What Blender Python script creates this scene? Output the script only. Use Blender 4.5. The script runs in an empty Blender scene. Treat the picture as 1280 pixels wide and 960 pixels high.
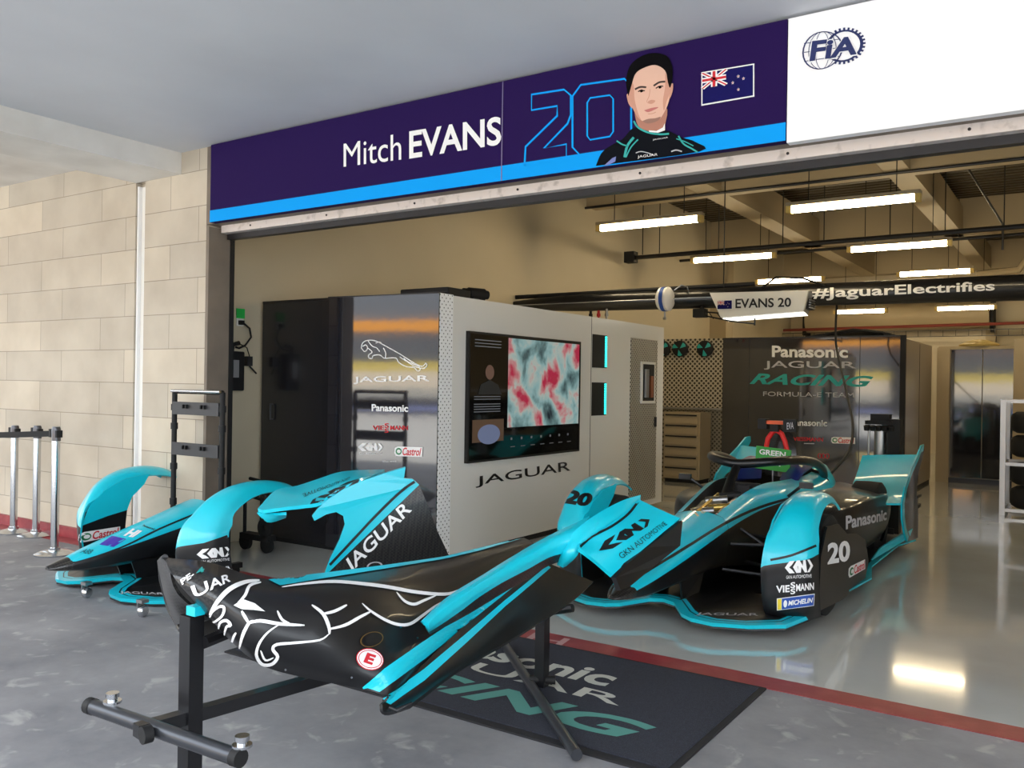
import bpy, bmesh, math, random
from mathutils import Vector, Matrix
from mathutils.bvhtree import BVHTree
from mathutils.geometry import tessellate_polygon
random.seed(7)
COL = bpy.context.scene.collection
# ------------------------------------------------------------------ camera calibration (metres, z up, y runs into the garage)
FPX = 1087.81; H = 1.5
MR = Vector((0.831556844, 0.555235812, 0.0150468839))
MD = Vector((0.0125848863, 0.00824898511, -0.999886781))
MF = Vector((-0.555297070, 0.831652059, -0.000128079548))
CAM = Vector((0, 0, H))
def ray(x, y): return MR*((x-640)/FPX) + MD*((y-480)/FPX) + MF
def P(x, y, d): return CAM + ray(x, y)*d                       # point at depth d
def onx(x, y, X): r = ray(x, y); return CAM + r*(X/r.x)
def ony(x, y, Y): r = ray(x, y); return CAM + r*(Y/r.y)
def onz(x, y, Z): r = ray(x, y); return CAM + r*((Z-H)/r.z)
def V(*a): return Vector(a)
# ------------------------------------------------------------------ materials
def lin(c):
    return tuple(((v/255)/12.92 if v/255 <= .04045 else ((v/255+.055)/1.055)**2.4) for v in c)
MATS = {}
def mat(name, c=(128,128,128), rough=.5, metal=0., coat=0., emit=None, es=1., bump=None, var=None, spec=.5):
    if name in MATS: return MATS[name]
    m = bpy.data.materials.new(name); m.use_nodes = True
    nt = m.node_tree; b = nt.nodes['Principled BSDF']; L = nt.links
    b.inputs['Base Color'].default_value = (*lin(c), 1)
    b.inputs['Roughness'].default_value = rough; b.inputs['Metallic'].default_value = metal
    b.inputs['Specular IOR Level'].default_value = spec
    if coat: b.inputs['Coat Weight'].default_value = coat; b.inputs['Coat Roughness'].default_value = .04
    if emit: b.inputs['Emission Color'].default_value = (*lin(emit), 1); b.inputs['Emission Strength'].default_value = es
    tc = nt.nodes.new('ShaderNodeTexCoord')
    if var:     # (scale, colour2, lo, hi)
        n = nt.nodes.new('ShaderNodeTexNoise'); n.inputs['Scale'].default_value = var[0]; n.inputs['Detail'].default_value = 6
        L.new(tc.outputs['Object'], n.inputs['Vector'])
        r = nt.nodes.new('ShaderNodeValToRGB'); r.color_ramp.elements[0].position = var[2]; r.color_ramp.elements[1].position = var[3]
        r.color_ramp.elements[0].color = (*lin(c), 1); r.color_ramp.elements[1].color = (*lin(var[1]), 1)
        L.new(n.outputs['Fac'], r.inputs['Fac']); L.new(r.outputs['Color'], b.inputs['Base Color'])
    if bump:    # (scale, strength, distance)
        n = nt.nodes.new('ShaderNodeTexNoise'); n.inputs['Scale'].default_value = bump[0]; n.inputs['Detail'].default_value = 4
        L.new(tc.outputs['Object'], n.inputs['Vector'])
        q = nt.nodes.new('ShaderNodeBump'); q.inputs['Strength'].default_value = bump[1]; q.inputs['Distance'].default_value = bump[2]
        L.new(n.outputs['Fac'], q.inputs['Height']); L.new(q.outputs['Normal'], b.inputs['Normal'])
    MATS[name] = m; return m
teal = mat('teal_paint', (10,200,222), .34, 0, .45)
black = mat('satin_black', (17,18,21), .38, 0, .2)
matte = mat('matte_black', (14,14,15), .7)
rubber = mat('rubber', (20,20,20), .85)
white = mat('print_white', (242,242,242), .5)
yellow = mat('print_yellow', (240,215,60), .5)
red = mat('print_red', (205,30,45), .5)
green = mat('print_green', (15,120,70), .5)
blue = mat('print_blue', (35,80,170), .5)
purple_p = mat('print_purple', (70,50,170), .5)
ink = mat('print_black', (14,14,16), .45)
grey_ink = mat('print_grey', (190,190,195), .5)
tealink = mat('print_teal', (40,170,165), .5)
chrome = mat('chrome', (205,208,212), .18, 1.)
steel = mat('brushed_steel', (170,172,175), .35, 1.)
dsteel = mat('dark_steel', (60,60,62), .4, .8)
offwhite = mat('white_panel', (238,236,230), .22, 0, .25)
beige = mat('painted_beige_wall', (206,194,168), .65, bump=(40,.08,.01), var=(.6,(197,185,158),.35,.7))
greyfloor = mat('glossy_floor_paint', (206,208,204), .09, 0, .6, bump=(6,.05,.01), var=(1.3,(194,193,186),.35,.7))
redpaint = mat('red_floor_paint', (140,42,50), .45, var=(9,(158,62,66),.45,.7), bump=(60,.15,.005))
ceilm = mat('canopy_plaster', (214,216,220), .8, var=(.8,(198,200,205),.3,.75), bump=(3,.1,.02))
beamm = mat('beam_plaster', (232,229,223), .8, var=(1.5,(198,194,186),.3,.75))
jambm = mat('jamb_stone', (128,116,102), .7, var=(3,(108,98,88),.35,.7))
cream = mat('cream_beam_paint', (172,156,126), .6)
purple = mat('banner_purple', (36,16,74), .85, spec=.15)
cyan = mat('banner_cyan', (10,160,245), .85, spec=.15)
bwhite = mat('banner_white', (250,250,252), .5)
gpanel = mat('gloss_black_panel', (36,36,42), .06, 0, .9, bump=(2.2,.09,.01), spec=.9)
tubewarm = mat('warm_tube', (255,236,190), .5, emit=(255,233,190), es=36)
tealled = mat('teal_led', (60,230,220), .5, emit=(40,225,210), es=3)
def concrete():
    m = mat('apron_concrete', (112,112,115), .62)
    nt = m.node_tree; b = nt.nodes['Principled BSDF']; L = nt.links
    tc = nt.nodes.new('ShaderNodeTexCoord')
    n1 = nt.nodes.new('ShaderNodeTexNoise'); n1.inputs['Scale'].default_value = 1.6; n1.inputs['Detail'].default_value = 10; n1.inputs['Roughness'].default_value = .65
    n2 = nt.nodes.new('ShaderNodeTexNoise'); n2.inputs['Scale'].default_value = 7; n2.inputs['Detail'].default_value = 5; n2.inputs['Distortion'].default_value = .6
    L.new(tc.outputs['Object'], n1.inputs['Vector']); L.new(tc.outputs['Object'], n2.inputs['Vector'])
    r1 = nt.nodes.new('ShaderNodeValToRGB'); e = r1.color_ramp.elements
    e[0].position = .33; e[0].color = (*lin((112,112,117)), 1); e[1].position = .7; e[1].color = (*lin((148,147,149)), 1)
    r2 = nt.nodes.new('ShaderNodeValToRGB'); e = r2.color_ramp.elements
    e[0].position = .59; e[0].color = (0,0,0,1); e[1].position = .70; e[1].color = (.55,.55,.55,1)
    mx = nt.nodes.new('ShaderNodeMixRGB'); mx.inputs['Color2'].default_value = (*lin((182,180,177)), 1)
    L.new(n1.outputs['Fac'], r1.inputs['Fac']); L.new(n2.outputs['Fac'], r2.inputs['Fac'])
    L.new(r2.outputs['Color'], mx.inputs['Fac']); L.new(r1.outputs['Color'], mx.inputs['Color1']); L.new(mx.outputs['Color'], b.inputs['Base Color'])
    bp = nt.nodes.new('ShaderNodeBump'); bp.inputs['Strength'].default_value = .35; bp.inputs['Distance'].default_value = .01
    L.new(n1.outputs['Fac'], bp.inputs['Height']); L.new(bp.outputs['Normal'], b.inputs['Normal'])
    return m
def stone():
    m = mat('stone_cladding', (205,192,172), .75)
    nt = m.node_tree; b = nt.nodes['Principled BSDF']; L = nt.links
    tc = nt.nodes.new('ShaderNodeTexCoord'); sp = nt.nodes.new('ShaderNodeSeparateXYZ'); cb = nt.nodes.new('ShaderNodeCombineXYZ')
    L.new(tc.outputs['Object'], sp.inputs[0]); L.new(sp.outputs['X'], cb.inputs['X']); L.new(sp.outputs['Z'], cb.inputs['Y'])
    br = nt.nodes.new('ShaderNodeTexBrick'); br.inputs['Scale'].default_value = 1; br.inputs['Brick Width'].default_value = 1.02; br.inputs['Row Height'].default_value = .292
    br.inputs['Mortar Size'].default_value = .0035; br.inputs['Mortar Smooth'].default_value = .2; br.offset = .37; br.squash = 1.0
    br.inputs['Color1'].default_value = (*lin((212,200,180)), 1); br.inputs['Color2'].default_value = (*lin((190,180,164)), 1); br.inputs['Mortar'].default_value = (*lin((150,140,124)), 1)
    L.new(cb.outputs[0], br.inputs['Vector'])
    n = nt.nodes.new('ShaderNodeTexNoise'); n.inputs['Scale'].default_value = 2.2; n.inputs['Detail'].default_value = 8
    L.new(tc.outputs['Object'], n.inputs['Vector'])
    r = nt.nodes.new('ShaderNodeValToRGB'); r.color_ramp.elements[0].position = .3; r.color_ramp.elements[0].color = (.78,.76,.74,1); r.color_ramp.elements[1].position = .65; r.color_ramp.elements[1].color = (1,1,1,1)
    mx = nt.nodes.new('ShaderNodeMixRGB'); mx.blend_type = 'MULTIPLY'; mx.inputs['Fac'].default_value = .8
    L.new(n.outputs['Fac'], r.inputs['Fac']); L.new(br.outputs['Color'], mx.inputs['Color1']); L.new(r.outputs['Color'], mx.inputs['Color2']); L.new(mx.outputs['Color'], b.inputs['Base Color'])
    return m
def perforated(name, axes, pitch, rad, c1, c2, metal=.5):
    m = mat(name, c1, .35, metal)
    nt = m.node_tree; b = nt.nodes['Principled BSDF']; L = nt.links
    tc = nt.nodes.new('ShaderNodeTexCoord'); sp = nt.nodes.new('ShaderNodeSeparateXYZ'); cb = nt.nodes.new('ShaderNodeCombineXYZ')
    L.new(tc.outputs['Object'], sp.inputs[0]); L.new(sp.outputs[axes[0]], cb.inputs['X']); L.new(sp.outputs[axes[1]], cb.inputs['Y'])
    mp = nt.nodes.new('ShaderNodeMapping'); mp.inputs['Rotation'].default_value = (0,0,math.pi/4); L.new(cb.outputs[0], mp.inputs['Vector'])
    vo = nt.nodes.new('ShaderNodeTexVoronoi'); vo.voronoi_dimensions = '2D'; vo.inputs['Scale'].default_value = 1/pitch; vo.inputs['Randomness'].default_value = 0
    L.new(mp.outputs[0], vo.inputs['Vector'])
    r = nt.nodes.new('ShaderNodeValToRGB'); e = r.color_ramp.elements; e[0].position = rad; e[1].position = rad+.05
    e[0].color = (*lin(c2), 1); e[1].color = (*lin(c1), 1)
    L.new(vo.outputs['Distance'], r.inputs['Fac']); L.new(r.outputs['Color'], b.inputs['Base Color'])
    return m
def carbon():
    m = mat('carbon_weave', (22,22,24), .3, 0, .5)
    nt = m.node_tree; b = nt.nodes['Principled BSDF']; L = nt.links
    tc = nt.nodes.new('ShaderNodeTexCoord'); ch = nt.nodes.new('ShaderNodeTexChecker'); ch.inputs['Scale'].default_value = 90
    mp = nt.nodes.new('ShaderNodeMapping'); mp.inputs['Rotation'].default_value = (.6,.5,.78)
    ch.inputs['Color1'].default_value = (*lin((20,20,22)),1); ch.inputs['Color2'].default_value = (*lin((48,46,44)),1)
    L.new(tc.outputs['Object'], mp.inputs['Vector']); L.new(mp.outputs[0], ch.inputs['Vector']); L.new(ch.outputs['Color'], b.inputs['Base Color'])
    return m
def corrugated():
    m = mat('corrugated_deck', (80,72,58), .4, .6)
    nt = m.node_tree; b = nt.nodes['Principled BSDF']; L = nt.links
    tc = nt.nodes.new('ShaderNodeTexCoord'); w = nt.nodes.new('ShaderNodeTexWave'); w.bands_direction = 'Y'; w.inputs['Scale'].default_value = 1.6
    L.new(tc.outputs['Object'], w.inputs['Vector']); q = nt.nodes.new('ShaderNodeBump'); q.inputs['Strength'].default_value = 1; q.inputs['Distance'].default_value = .08
    L.new(w.outputs['Fac'], q.inputs['Height']); L.new(q.outputs['Normal'], b.inputs['Normal']); return m
def screen_picture():
    m = mat('screen_picture', (10,10,10), .12)
    nt = m.node_tree; b = nt.nodes['Principled BSDF']; L = nt.links
    tc = nt.nodes.new('ShaderNodeTexCoord')
    n = nt.nodes.new('ShaderNodeTexNoise'); n.inputs['Scale'].default_value = 3.4; n.inputs['Detail'].default_value = 6; n.inputs['Distortion'].default_value = .3
    L.new(tc.outputs['Object'], n.inputs['Vector'])
    r = nt.nodes.new('ShaderNodeValToRGB'); e = r.color_ramp.elements
    cols = [(.30,(40,50,58)),(.40,(120,155,155)),(.47,(165,205,205)),(.53,(205,215,205)),(.58,(225,160,160)),(.65,(205,50,85)),(.74,(200,70,80))]
    e[0].position = cols[0][0]; e[0].color = (*lin(cols[0][1]),1); e[1].position = cols[-1][0]; e[1].color = (*lin(cols[-1][1]),1)
    for p_, c_ in cols[1:-1]: k = e.new(p_); k.color = (*lin(c_),1)
    L.new(n.outputs['Fac'], r.inputs['Fac']); L.new(r.outputs['Color'], b.inputs['Emission Color']); b.inputs['Emission Strength'].default_value = .55
    return m
concrete_m = concrete(); stone_m = stone(); carbon_m = carbon(); deck_m = corrugated(); pic_m = screen_picture()
perf_side = perforated('perforated_steel_side', ('Y','Z'), .034, .33, (190,184,170), (62,58,52), .2)
perf_front = perforated('pegboard_steel', ('X','Z'), .055, .33, (196,188,168), (70,64,54), .2)
perf_strip = perforated('white_perforated_strip', ('Y','Z'), .038, .13, (250,250,250), (60,60,64), 0)
# ------------------------------------------------------------------ object helpers
WM = {}
def base(name, parent, data):
    o = bpy.data.objects.new(name, data); COL.objects.link(o)
    if parent is not None: o.parent = parent; WM[o] = WM[parent]
    else: WM[o] = Matrix.Identity(4)
    return o
def thing(name, label, cat, loc=(0,0,0), rz=0, group=None):
    o = base(name, None, None); o.location = loc; o.rotation_euler = (0,0,rz); o.empty_display_size = .1
    WM[o] = Matrix.Translation(loc) @ Matrix.Rotation(rz, 4, 'Z'); tag(o, label, cat, group); return o
def tag(o, label=None, cat=None, group=None, kind=None):
    if label: o['label'] = label
    if cat: o['category'] = cat
    if group: o['group'] = group
    if kind: o['kind'] = kind
    return o
class MB:                                  # collects shapes (world coordinates unless local=True) into one mesh
    def __init__(s): s.v = []; s.f = []; s.m = []; s.mats = []; s.sm = []
    def mi(s, m):
        if m not in s.mats: s.mats.append(m)
        return s.mats.index(m)
    def add(s, vs, fs, m, smooth=False):
        k = len(s.v); s.v += [Vector(v) for v in vs]; s.f += [tuple(i+k for i in f) for f in fs]
        s.m += [s.mi(m)]*len(fs); s.sm += [smooth]*len(fs); return s
    def box(s, a, b, m, rot=None, piv=None):
        x0,y0,z0 = a; x1,y1,z1 = b
        vs = [V(x,y,z) for z in (z0,z1) for y in (y0,y1) for x in (x0,x1)]
        if rot is not None: c = Vector(piv) if piv else (Vector(a)+Vector(b))/2; vs = [c+rot@(v-c) for v in vs]
        return s.add(vs, [(0,2,3,1),(4,5,7,6),(0,1,5,4),(2,6,7,3),(0,4,6,2),(1,3,7,5)], m)
    def tube(s, pts, r, m, n=12, cap=True):
        pts = [Vector(p) for p in pts]; rs = r if isinstance(r, (list,tuple)) else [r]*len(pts); vs = []; fs = []
        up = None
        for i, p in enumerate(pts):
            t = (pts[min(i+1,len(pts)-1)]-pts[max(i-1,0)]).normalized()
            if up is None: up = t.orthogonal().normalized()
            up = (up - t*up.dot(t)); up = up.normalized() if up.length > 1e-6 else t.orthogonal().normalized()
            w = t.cross(up)
            for j in range(n): a = 2*math.pi*j/n; vs.append(p + (up*math.cos(a)+w*math.sin(a))*rs[i])
        for i in range(len(pts)-1):
            for j in range(n): fs.append((i*n+j, i*n+(j+1)%n, (i+1)*n+(j+1)%n, (i+1)*n+j))
        s.add(vs, fs, m, True)
        if cap:
            for i in (0, len(pts)-1):
                q = vs[i*n:(i+1)*n]; s.add(q, [tuple(range(n)) if i else tuple(range(n-1,-1,-1))], m)
        return s
    def lathe(s, c, axis, prof, m, n=28):  # prof: (distance along axis, radius)
        c = Vector(c); axis = Vector(axis).normalized(); u = axis.orthogonal().normalized(); w = axis.cross(u); vs = []; fs = []
        for (h, r) in prof:
            for j in range(n): a = 2*math.pi*j/n; vs.append(c+axis*h+(u*math.cos(a)+w*math.sin(a))*r)
        for i in range(len(prof)-1):
            for j in range(n): fs.append((i*n+j, i*n+(j+1)%n, (i+1)*n+(j+1)%n, (i+1)*n+j))
        return s.add(vs, fs, m, True)
    def plate(s, poly, off, m, m2=None):   # polygon of 3D points thickened by vector off
        a = [Vector(p) for p in poly]; b = [p+Vector(off) for p in a]; n = len(a)
        tr = tessellate_polygon([a])
        s.add(a, [t for t in tr], m); s.add(b, [t[::-1] for t in tr], m2 or m)
        s.add(a+b, [(i,(i+1)%n,n+(i+1)%n,n+i) for i in range(n)], m2 or m); return s
    def grid(s, rows, m, sub=4, thick=.012, mf=None, closed=False):   # Catmull-Rom sheet with thickness
        rows = [[Vector(p) for p in r] for r in rows]
        def cr(p0,p1,p2,p3,t): return .5*((2*p1)+(p2-p0)*t+(2*p0-5*p1+4*p2-p3)*t*t+(3*p1-p0-3*p2+p3)*t**3)
        def dens(l):
            o = []
            for i in range(len(l)-1):
                a = l[i-1] if i else l[0]*2-l[1]; d = l[i+2] if i+2 < len(l) else l[-1]*2-l[-2]
                for k in range(sub): o.append(cr(a,l[i],l[i+1],d,k/sub))
            o.append(l[-1]); return o
        R = [dens(r) for r in rows]; Cc = [dens([r[j] for r in R]) for j in range(len(R[0]))]
        nv = len(Cc[0]); nu = len(Cc); top = [Cc[j][i] for i in range(nv) for j in range(nu)]
        nor = []
        for i in range(nv):
            for j in range(nu):
                g = lambda a,b: top[max(0,min(nv-1,a))*nu+max(0,min(nu-1,b))]
                n_ = (g(i,j+1)-g(i,j-1)).cross(g(i+1,j)-g(i-1,j)); nor.append(n_.normalized() if n_.length > 1e-9 else V(0,0,1))
        bot = [p-q*thick for p, q in zip(top, nor)]; N = len(top)
        for i in range(nv-1):
            for j in range(nu-1):
                mm = mf(i/(nv-1), j/(nu-1)) if mf else m
                a = i*nu+j; idx = (a,a+1,a+nu+1,a+nu)
                s.add([top[k] for k in idx], [(0,1,2,3)], mm, True)
                s.add([bot[k] for k in idx], [(3,2,1,0)], mm, True)
        ed = [i for i in range(nu)] + [i*nu+nu-1 for i in range(1,nv)] + [(nv-1)*nu+j for j in range(nu-2,-1,-1)] + [i*nu for i in range(nv-2,0,-1)]
        for a, b in zip(ed, ed[1:]+ed[:1]): s.add([top[a],top[b],bot[b],bot[a]], [(0,1,2,3)], m)
        return s
    def build(s, name, parent=None, local=False, weld=True):
        me = bpy.data.meshes.new(name)
        o = base(name, parent, me)
        inv = Matrix.Identity(4) if local else WM[o].inverted()
        me.from_pydata([inv @ v for v in s.v], [], s.f)
        for m in s.mats: me.materials.append(m)
        me.polygons.foreach_set('material_index', s.m); me.polygons.foreach_set('use_smooth', s.sm)
        if weld:
            bm = bmesh.new(); bm.from_mesh(me); bmesh.ops.remove_doubles(bm, verts=bm.verts, dist=1e-5); bmesh.ops.dissolve_degenerate(bm, edges=bm.edges, dist=1e-6)
            bmesh.ops.recalc_face_normals(bm, faces=bm.faces); bm.to_mesh(me); bm.free()
            if any(s.sm):
                try: me.set_sharp_from_angle(angle=math.radians(42))
                except Exception: pass
        me.update(); return o
def bevel(o, w=.01, n=2):
    b = o.modifiers.new('bevel', 'BEVEL'); b.width = w; b.segments = n; b.limit_method = 'ANGLE'; return o
def solid(name, parent, a, b, m, bw=0): o = MB().box(a, b, m).build(name, parent); return bevel(o, bw) if bw else o
# ------------------------------------------------------------------ flat shapes in a unit square, laid onto surfaces
def text2d(s, bold=0., shear=0.):
    c = bpy.data.curves.new('t', 'FONT'); c.body = s; c.offset = bold; c.shear = shear; c.size = 1; c.resolution_u = 4; c.fill_mode = 'FRONT'
    o = bpy.data.objects.new('t', c); COL.objects.link(o); bpy.context.view_layer.update()
    me = bpy.data.meshes.new_from_object(o.evaluated_get(bpy.context.evaluated_depsgraph_get()))
    vs = [(v.co.x, v.co.y) for v in me.vertices]; fs = [tuple(p.vertices) for p in me.polygons]
    bpy.data.objects.remove(o); bpy.data.curves.remove(c); bpy.data.meshes.remove(me)
    x0 = min(v[0] for v in vs); x1 = max(v[0] for v in vs); y0 = min(v[1] for v in vs); y1 = max(v[1] for v in vs)
    return [((x-x0)/(x1-x0), (y-y0)/(y1-y0)) for x, y in vs], fs
def poly2d(pts):
    return list(pts), [t for t in tessellate_polygon([[V(x,y,0) for x,y in pts]])]
def rect2d(x0=0,y0=0,x1=1,y1=1): return [(x0,y0),(x1,y0),(x1,y1),(x0,y1)], [(0,1,2,3)]
def ell2d(cx=.5,cy=.5,rx=.5,ry=.5,n=24): return poly2d([(cx+rx*math.cos(2*math.pi*i/n), cy+ry*math.sin(2*math.pi*i/n)) for i in range(n)])
def spline2(pts, sub=4):
    o = []
    for i in range(len(pts)-1):
        p0 = pts[max(i-1,0)]; p1 = pts[i]; p2 = pts[i+1]; p3 = pts[min(i+2,len(pts)-1)]
        for k in range(sub):
            t = k/sub; o.append(tuple(.5*((2*p1[a])+(p2[a]-p0[a])*t+(2*p0[a]-5*p1[a]+4*p2[a]-p3[a])*t*t+(3*p1[a]-p0[a]-3*p2[a]+p3[a])*t**3) for a in (0,1)))
    o.append(pts[-1]); return o
def stroke2d(pts, w, taper=False, smooth=True, closed=False, asp=1.):
    if smooth: pts = spline2(pts)
    if closed: pts = list(pts)+[pts[0]]
    vs = []; fs = []; n = len(pts)
    for i, (x, y) in enumerate(pts):
        a = pts[(i-1) % (n-1)] if closed else pts[max(i-1,0)]; b = pts[(i+1) % (n-1)] if closed and i == n-1 else pts[min(i+1,n-1)]
        dx = (b[0]-a[0])*asp; dy = b[1]-a[1]; l = math.hypot(dx,dy) or 1; k = w/2*(math.sin(math.pi*min(max((i+.4)/(n-.2),0),1))**.5 if taper else 1)
        vs += [(x-dy/l*k/asp, y+dx/l*k), (x+dy/l*k/asp, y-dx/l*k)]
    for i in range(n-1): fs.append((2*i,2*i+1,2*i+3,2*i+2))
    return vs, fs
def ring2d(cx,cy,rx,ry,w,n=28):
    vs = []; fs = []
    for i in range(n):
        a = 2*math.pi*i/n; c, s = math.cos(a), math.sin(a); vs += [(cx+(rx-w)*c, cy+(ry-w)*s), (cx+rx*c, cy+ry*s)]
    for i in range(n): j = (i+1) % n; fs.append((2*i,2*i+1,2*j+1,2*j))
    return vs, fs
def place2d(sh, x0, y0, x1, y1): return [(x0+(x1-x0)*x, y0+(y1-y0)*y) for x,y in sh[0]], sh[1]
def homog(q):      # unit square -> quad (00,10,11,01), projective
    (x0,y0),(x1,y1),(x2,y2),(x3,y3) = q
    dx1 = x1-x2; dx2 = x3-x2; sx = x0-x1+x2-x3; dy1 = y1-y2; dy2 = y3-y2; sy = y0-y1+y2-y3
    d = dx1*dy2-dx2*dy1; g = (sx*dy2-dx2*sy)/d; h = (dx1*sy-sx*dy1)/d
    a = x1-x0+g*x1; b = x3-x0+h*x3; c = y1-y0+g*y1; e = y3-y0+h*y3
    return lambda u, v: ((a*u+b*v+x0)/(g*u+h*v+1), (c*u+e*v+y0)/(g*u+h*v+1))
ID = lambda u, v: (u, v)
def subdiv2(vs, fs, mx):
    bm = bmesh.new(); bv = [bm.verts.new((x,y,0)) for x,y in vs]
    for f in fs:
        try: bm.faces.new([bv[i] for i in f])
        except Exception: pass
    for _ in range(6):
        bmesh.ops.triangulate(bm, faces=bm.faces)
        le = [e for e in bm.edges if e.calc_length() > mx]
        if not le or len(bm.verts) > 9000: break
        bmesh.ops.subdivide_edges(bm, edges=le, cuts=1)
    bmesh.ops.triangulate(bm, faces=bm.faces); bm.verts.index_update()
    r = [(v.co.x, v.co.y) for v in bm.verts], [tuple(v.index for v in f.verts) for f in bm.faces]; bm.free(); return r
class Print:               # flat or surface-following markings, one mesh object per marking group
    def __init__(s, target=None): s.mb = MB(); s.bvh = None; s.lay = 0
    def on_quad(s, sh, q, m, off):       # q: four 3D corners (00,10,11,01); off: small vector lifting it off the surface
        q = [Vector(p)+Vector(off) for p in q]
        s.mb.add([q[0]*(1-u)*(1-v)+q[1]*u*(1-v)+q[2]*u*v+q[3]*(1-u)*v for u,v in sh[0]], sh[1], m); return s
    def follow(s, objs):
        vs = []; fs = []
        for o in objs:
            k = len(vs); w = WM[o]; vs += [w @ v.co for v in o.data.vertices]; fs += [tuple(i+k for i in p.vertices) for p in o.data.polygons]
        s.bvh = BVHTree.FromPolygons(vs, fs); return s
    def seen(s, sh, f, m, off=.002, mx=5):  # drawn where the sight line meets the surface
        vs = [f(u,v) for u,v in sh[0]]; vs, fs = subdiv2(vs, sh[1], mx); out = []
        for x, y in vs:
            d = ray(x,y).normalized(); loc, nn, ix, ds = s.bvh.ray_cast(CAM, d)
            if loc is None: out.append(None); continue
            if nn.dot(d) > 0: nn = -nn
            out.append((loc + nn*off, ds))
        keep = []
        for t in fs:
            if any(out[i] is None for i in t): continue
            ds = [out[i][1] for i in t]
            if max(ds)-min(ds) > .045*min(ds): continue
            keep.append(t)
        if keep: s.mb.add([o[0] if o else V(0,0,-9) for o in out], keep, m)
        return s
    def build(s, name, parent):
        used = sorted({i for f in s.mb.f for i in f}); mp = {k:i for i,k in enumerate(used)}
        s.mb.v = [s.mb.v[k] for k in used]; s.mb.f = [tuple(mp[i] for i in f) for f in s.mb.f]
        if not s.mb.f: print('EMPTY PRINT', name); return None
        return s.mb.build(name, parent, weld=False)
TX = {}
def T(s, bold=0., shear=0.):
    k = (s,bold,shear)
    if k not in TX: TX[k] = text2d(s,bold,shear)
    return TX[k]
def gkn_shapes():
    return [poly2d([(0,.62),(.17,1),(.36,1),(.27,.78),(.16,.62),(.27,.46),(.36,.25),(.17,.25)]), poly2d([(.3,.62),(.42,.25),(.52,.25),(.46,.62),(.55,1),(.44,1)]),
            poly2d([(.5,.25),(.58,.25),(.6,.6),(.72,.25),(.8,.25),(.74,1),(.66,1),(.65,.66),(.54,1),(.46,1)]),
            poly2d([(.8,1),(.88,1),(1,.62),(.88,.25),(.8,.25),(.91,.62)]), place2d(T('GKN AUTOMOTIVE'), .05, -.08, .95, .12)]
def uv_quad(x0, y0, x1, y1): # helper: sub-rectangle inside unit square
    return lambda sh: place2d(sh, x0, y0, x1, y1)
def castrol(pr, put):
    put(poly2d([(.06,0),(1,0),(1,1),(.12,1),(.02,.85),(0,.3)]), white, 1); put(ell2d(.16,.5,.11,.36), green, 2); put(ell2d(.17,.5,.07,.2), white, 3); put(place2d(T('Castrol',.02,.2), .3,.1,.96,.92), red, 2)
# ================================================================== SETTING
def struct(name, a, b, m): return tag(solid(name, None, a, b, m), kind='structure')
struct('floor', (-30,-2.4,-.3), (14,4.32,0), concrete_m)
struct('floor_pit_lane', (-60,-40,-.3), (40,-2.4,0), mat('pale_pit_lane',(170,168,164),.8,var=(.5,(158,156,153),.35,.7)))
struct('trim_1', (-30,4.32,-.3), (14,4.5,.003), redpaint)
struct('floor_garage', (-6.75,4.5,-.3), (4.2,23.2,0), greyfloor)
# facade, left of the door
m_ = MB(); m_.box((-16,4.5,0),(-7.0,4.75,3.6),stone_m); m_.box((-6.86,4.5,0),(-6.02,4.75,3.6),stone_m); m_.box((-7.02,4.56,0),(-6.84,4.75,3.6),stone_m)
tag(m_.build('wall_facade'), kind='structure')
struct('wall_jamb', (-6.018,4.5,0), (-5.985,4.71,2.74), jambm)
struct('trim_2', (-6.0,4.71,0), (-5.975,4.75,2.74), matte)
m_ = MB(); m_.box((-6.995,4.515,0),(-6.975,4.555,3.18),white); m_.box((-6.885,4.515,0),(-6.865,4.555,3.18),white); m_.box((-6.975,4.545,0),(-6.885,4.555,3.18),offwhite)
tag(m_.build('trim_3'), kind='structure')
struct('baseboard_facade', (-16,4.47,0), (-6.02,4.5,.1), redpaint)
# facade above the door
struct('wall_lintel', (-6.02,4.5,2.76), (4.2,4.95,3.6), jambm)
# canopy over the apron
struct('ceiling', (-6.36,-.6,3.39), (14,4.5,3.6), ceilm)
struct('ceiling_far_bay', (-18,-.6,3.44), (-7.0,4.5,3.6), beamm)
m_ = MB(); m_.box((-7.0,-.6,3.21),(-6.36,4.5,3.6),beamm); tag(m_.build('trim_4'), kind='structure')
struct('trim_5', (-11.4,-.6,3.3), (-10.8,4.5,3.45), beamm)
# garage shell
struct('wall_left', (-6.75,4.75,0), (-6.6,23.2,5), beige)
struct('wall_right', (4.2,4.5,0), (4.35,23.2,5), beige)
struct('wall_front_inner', (-6.6,4.95,2.82), (4.2,5.0,5), beige)
struct('wall_back', (-6.75,23.0,0), (4.35,23.2,5), beige)
struct('ceiling_garage', (-6.75,4.95,4.9), (4.35,23.2,5.05), deck_m)
k = 6
for (a,b) in (((-6.6,11.9,4.27),(4.2,12.2,4.9)), ((-6.6,17.2,4.27),(4.2,17.5,4.9)), ((-6.6,22.3,4.27),(4.2,22.6,4.9)),
              ((-4.75,12.2,4.27),(-4.42,22.3,4.75)), ((-2.25,12.2,4.27),(-1.95,22.3,4.75)), ((.4,12.2,4.27),(.7,22.3,4.75)), ((-4.75,5.0,4.27),(-4.42,11.9,4.75)), ((-2.25,5.0,4.27),(-1.95,11.9,4.75)),
              ((-6.6,17.2,0),(-6.25,17.6,4.27))):
    struct('trim_%d' % k, a, b, cream); k += 1
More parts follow.
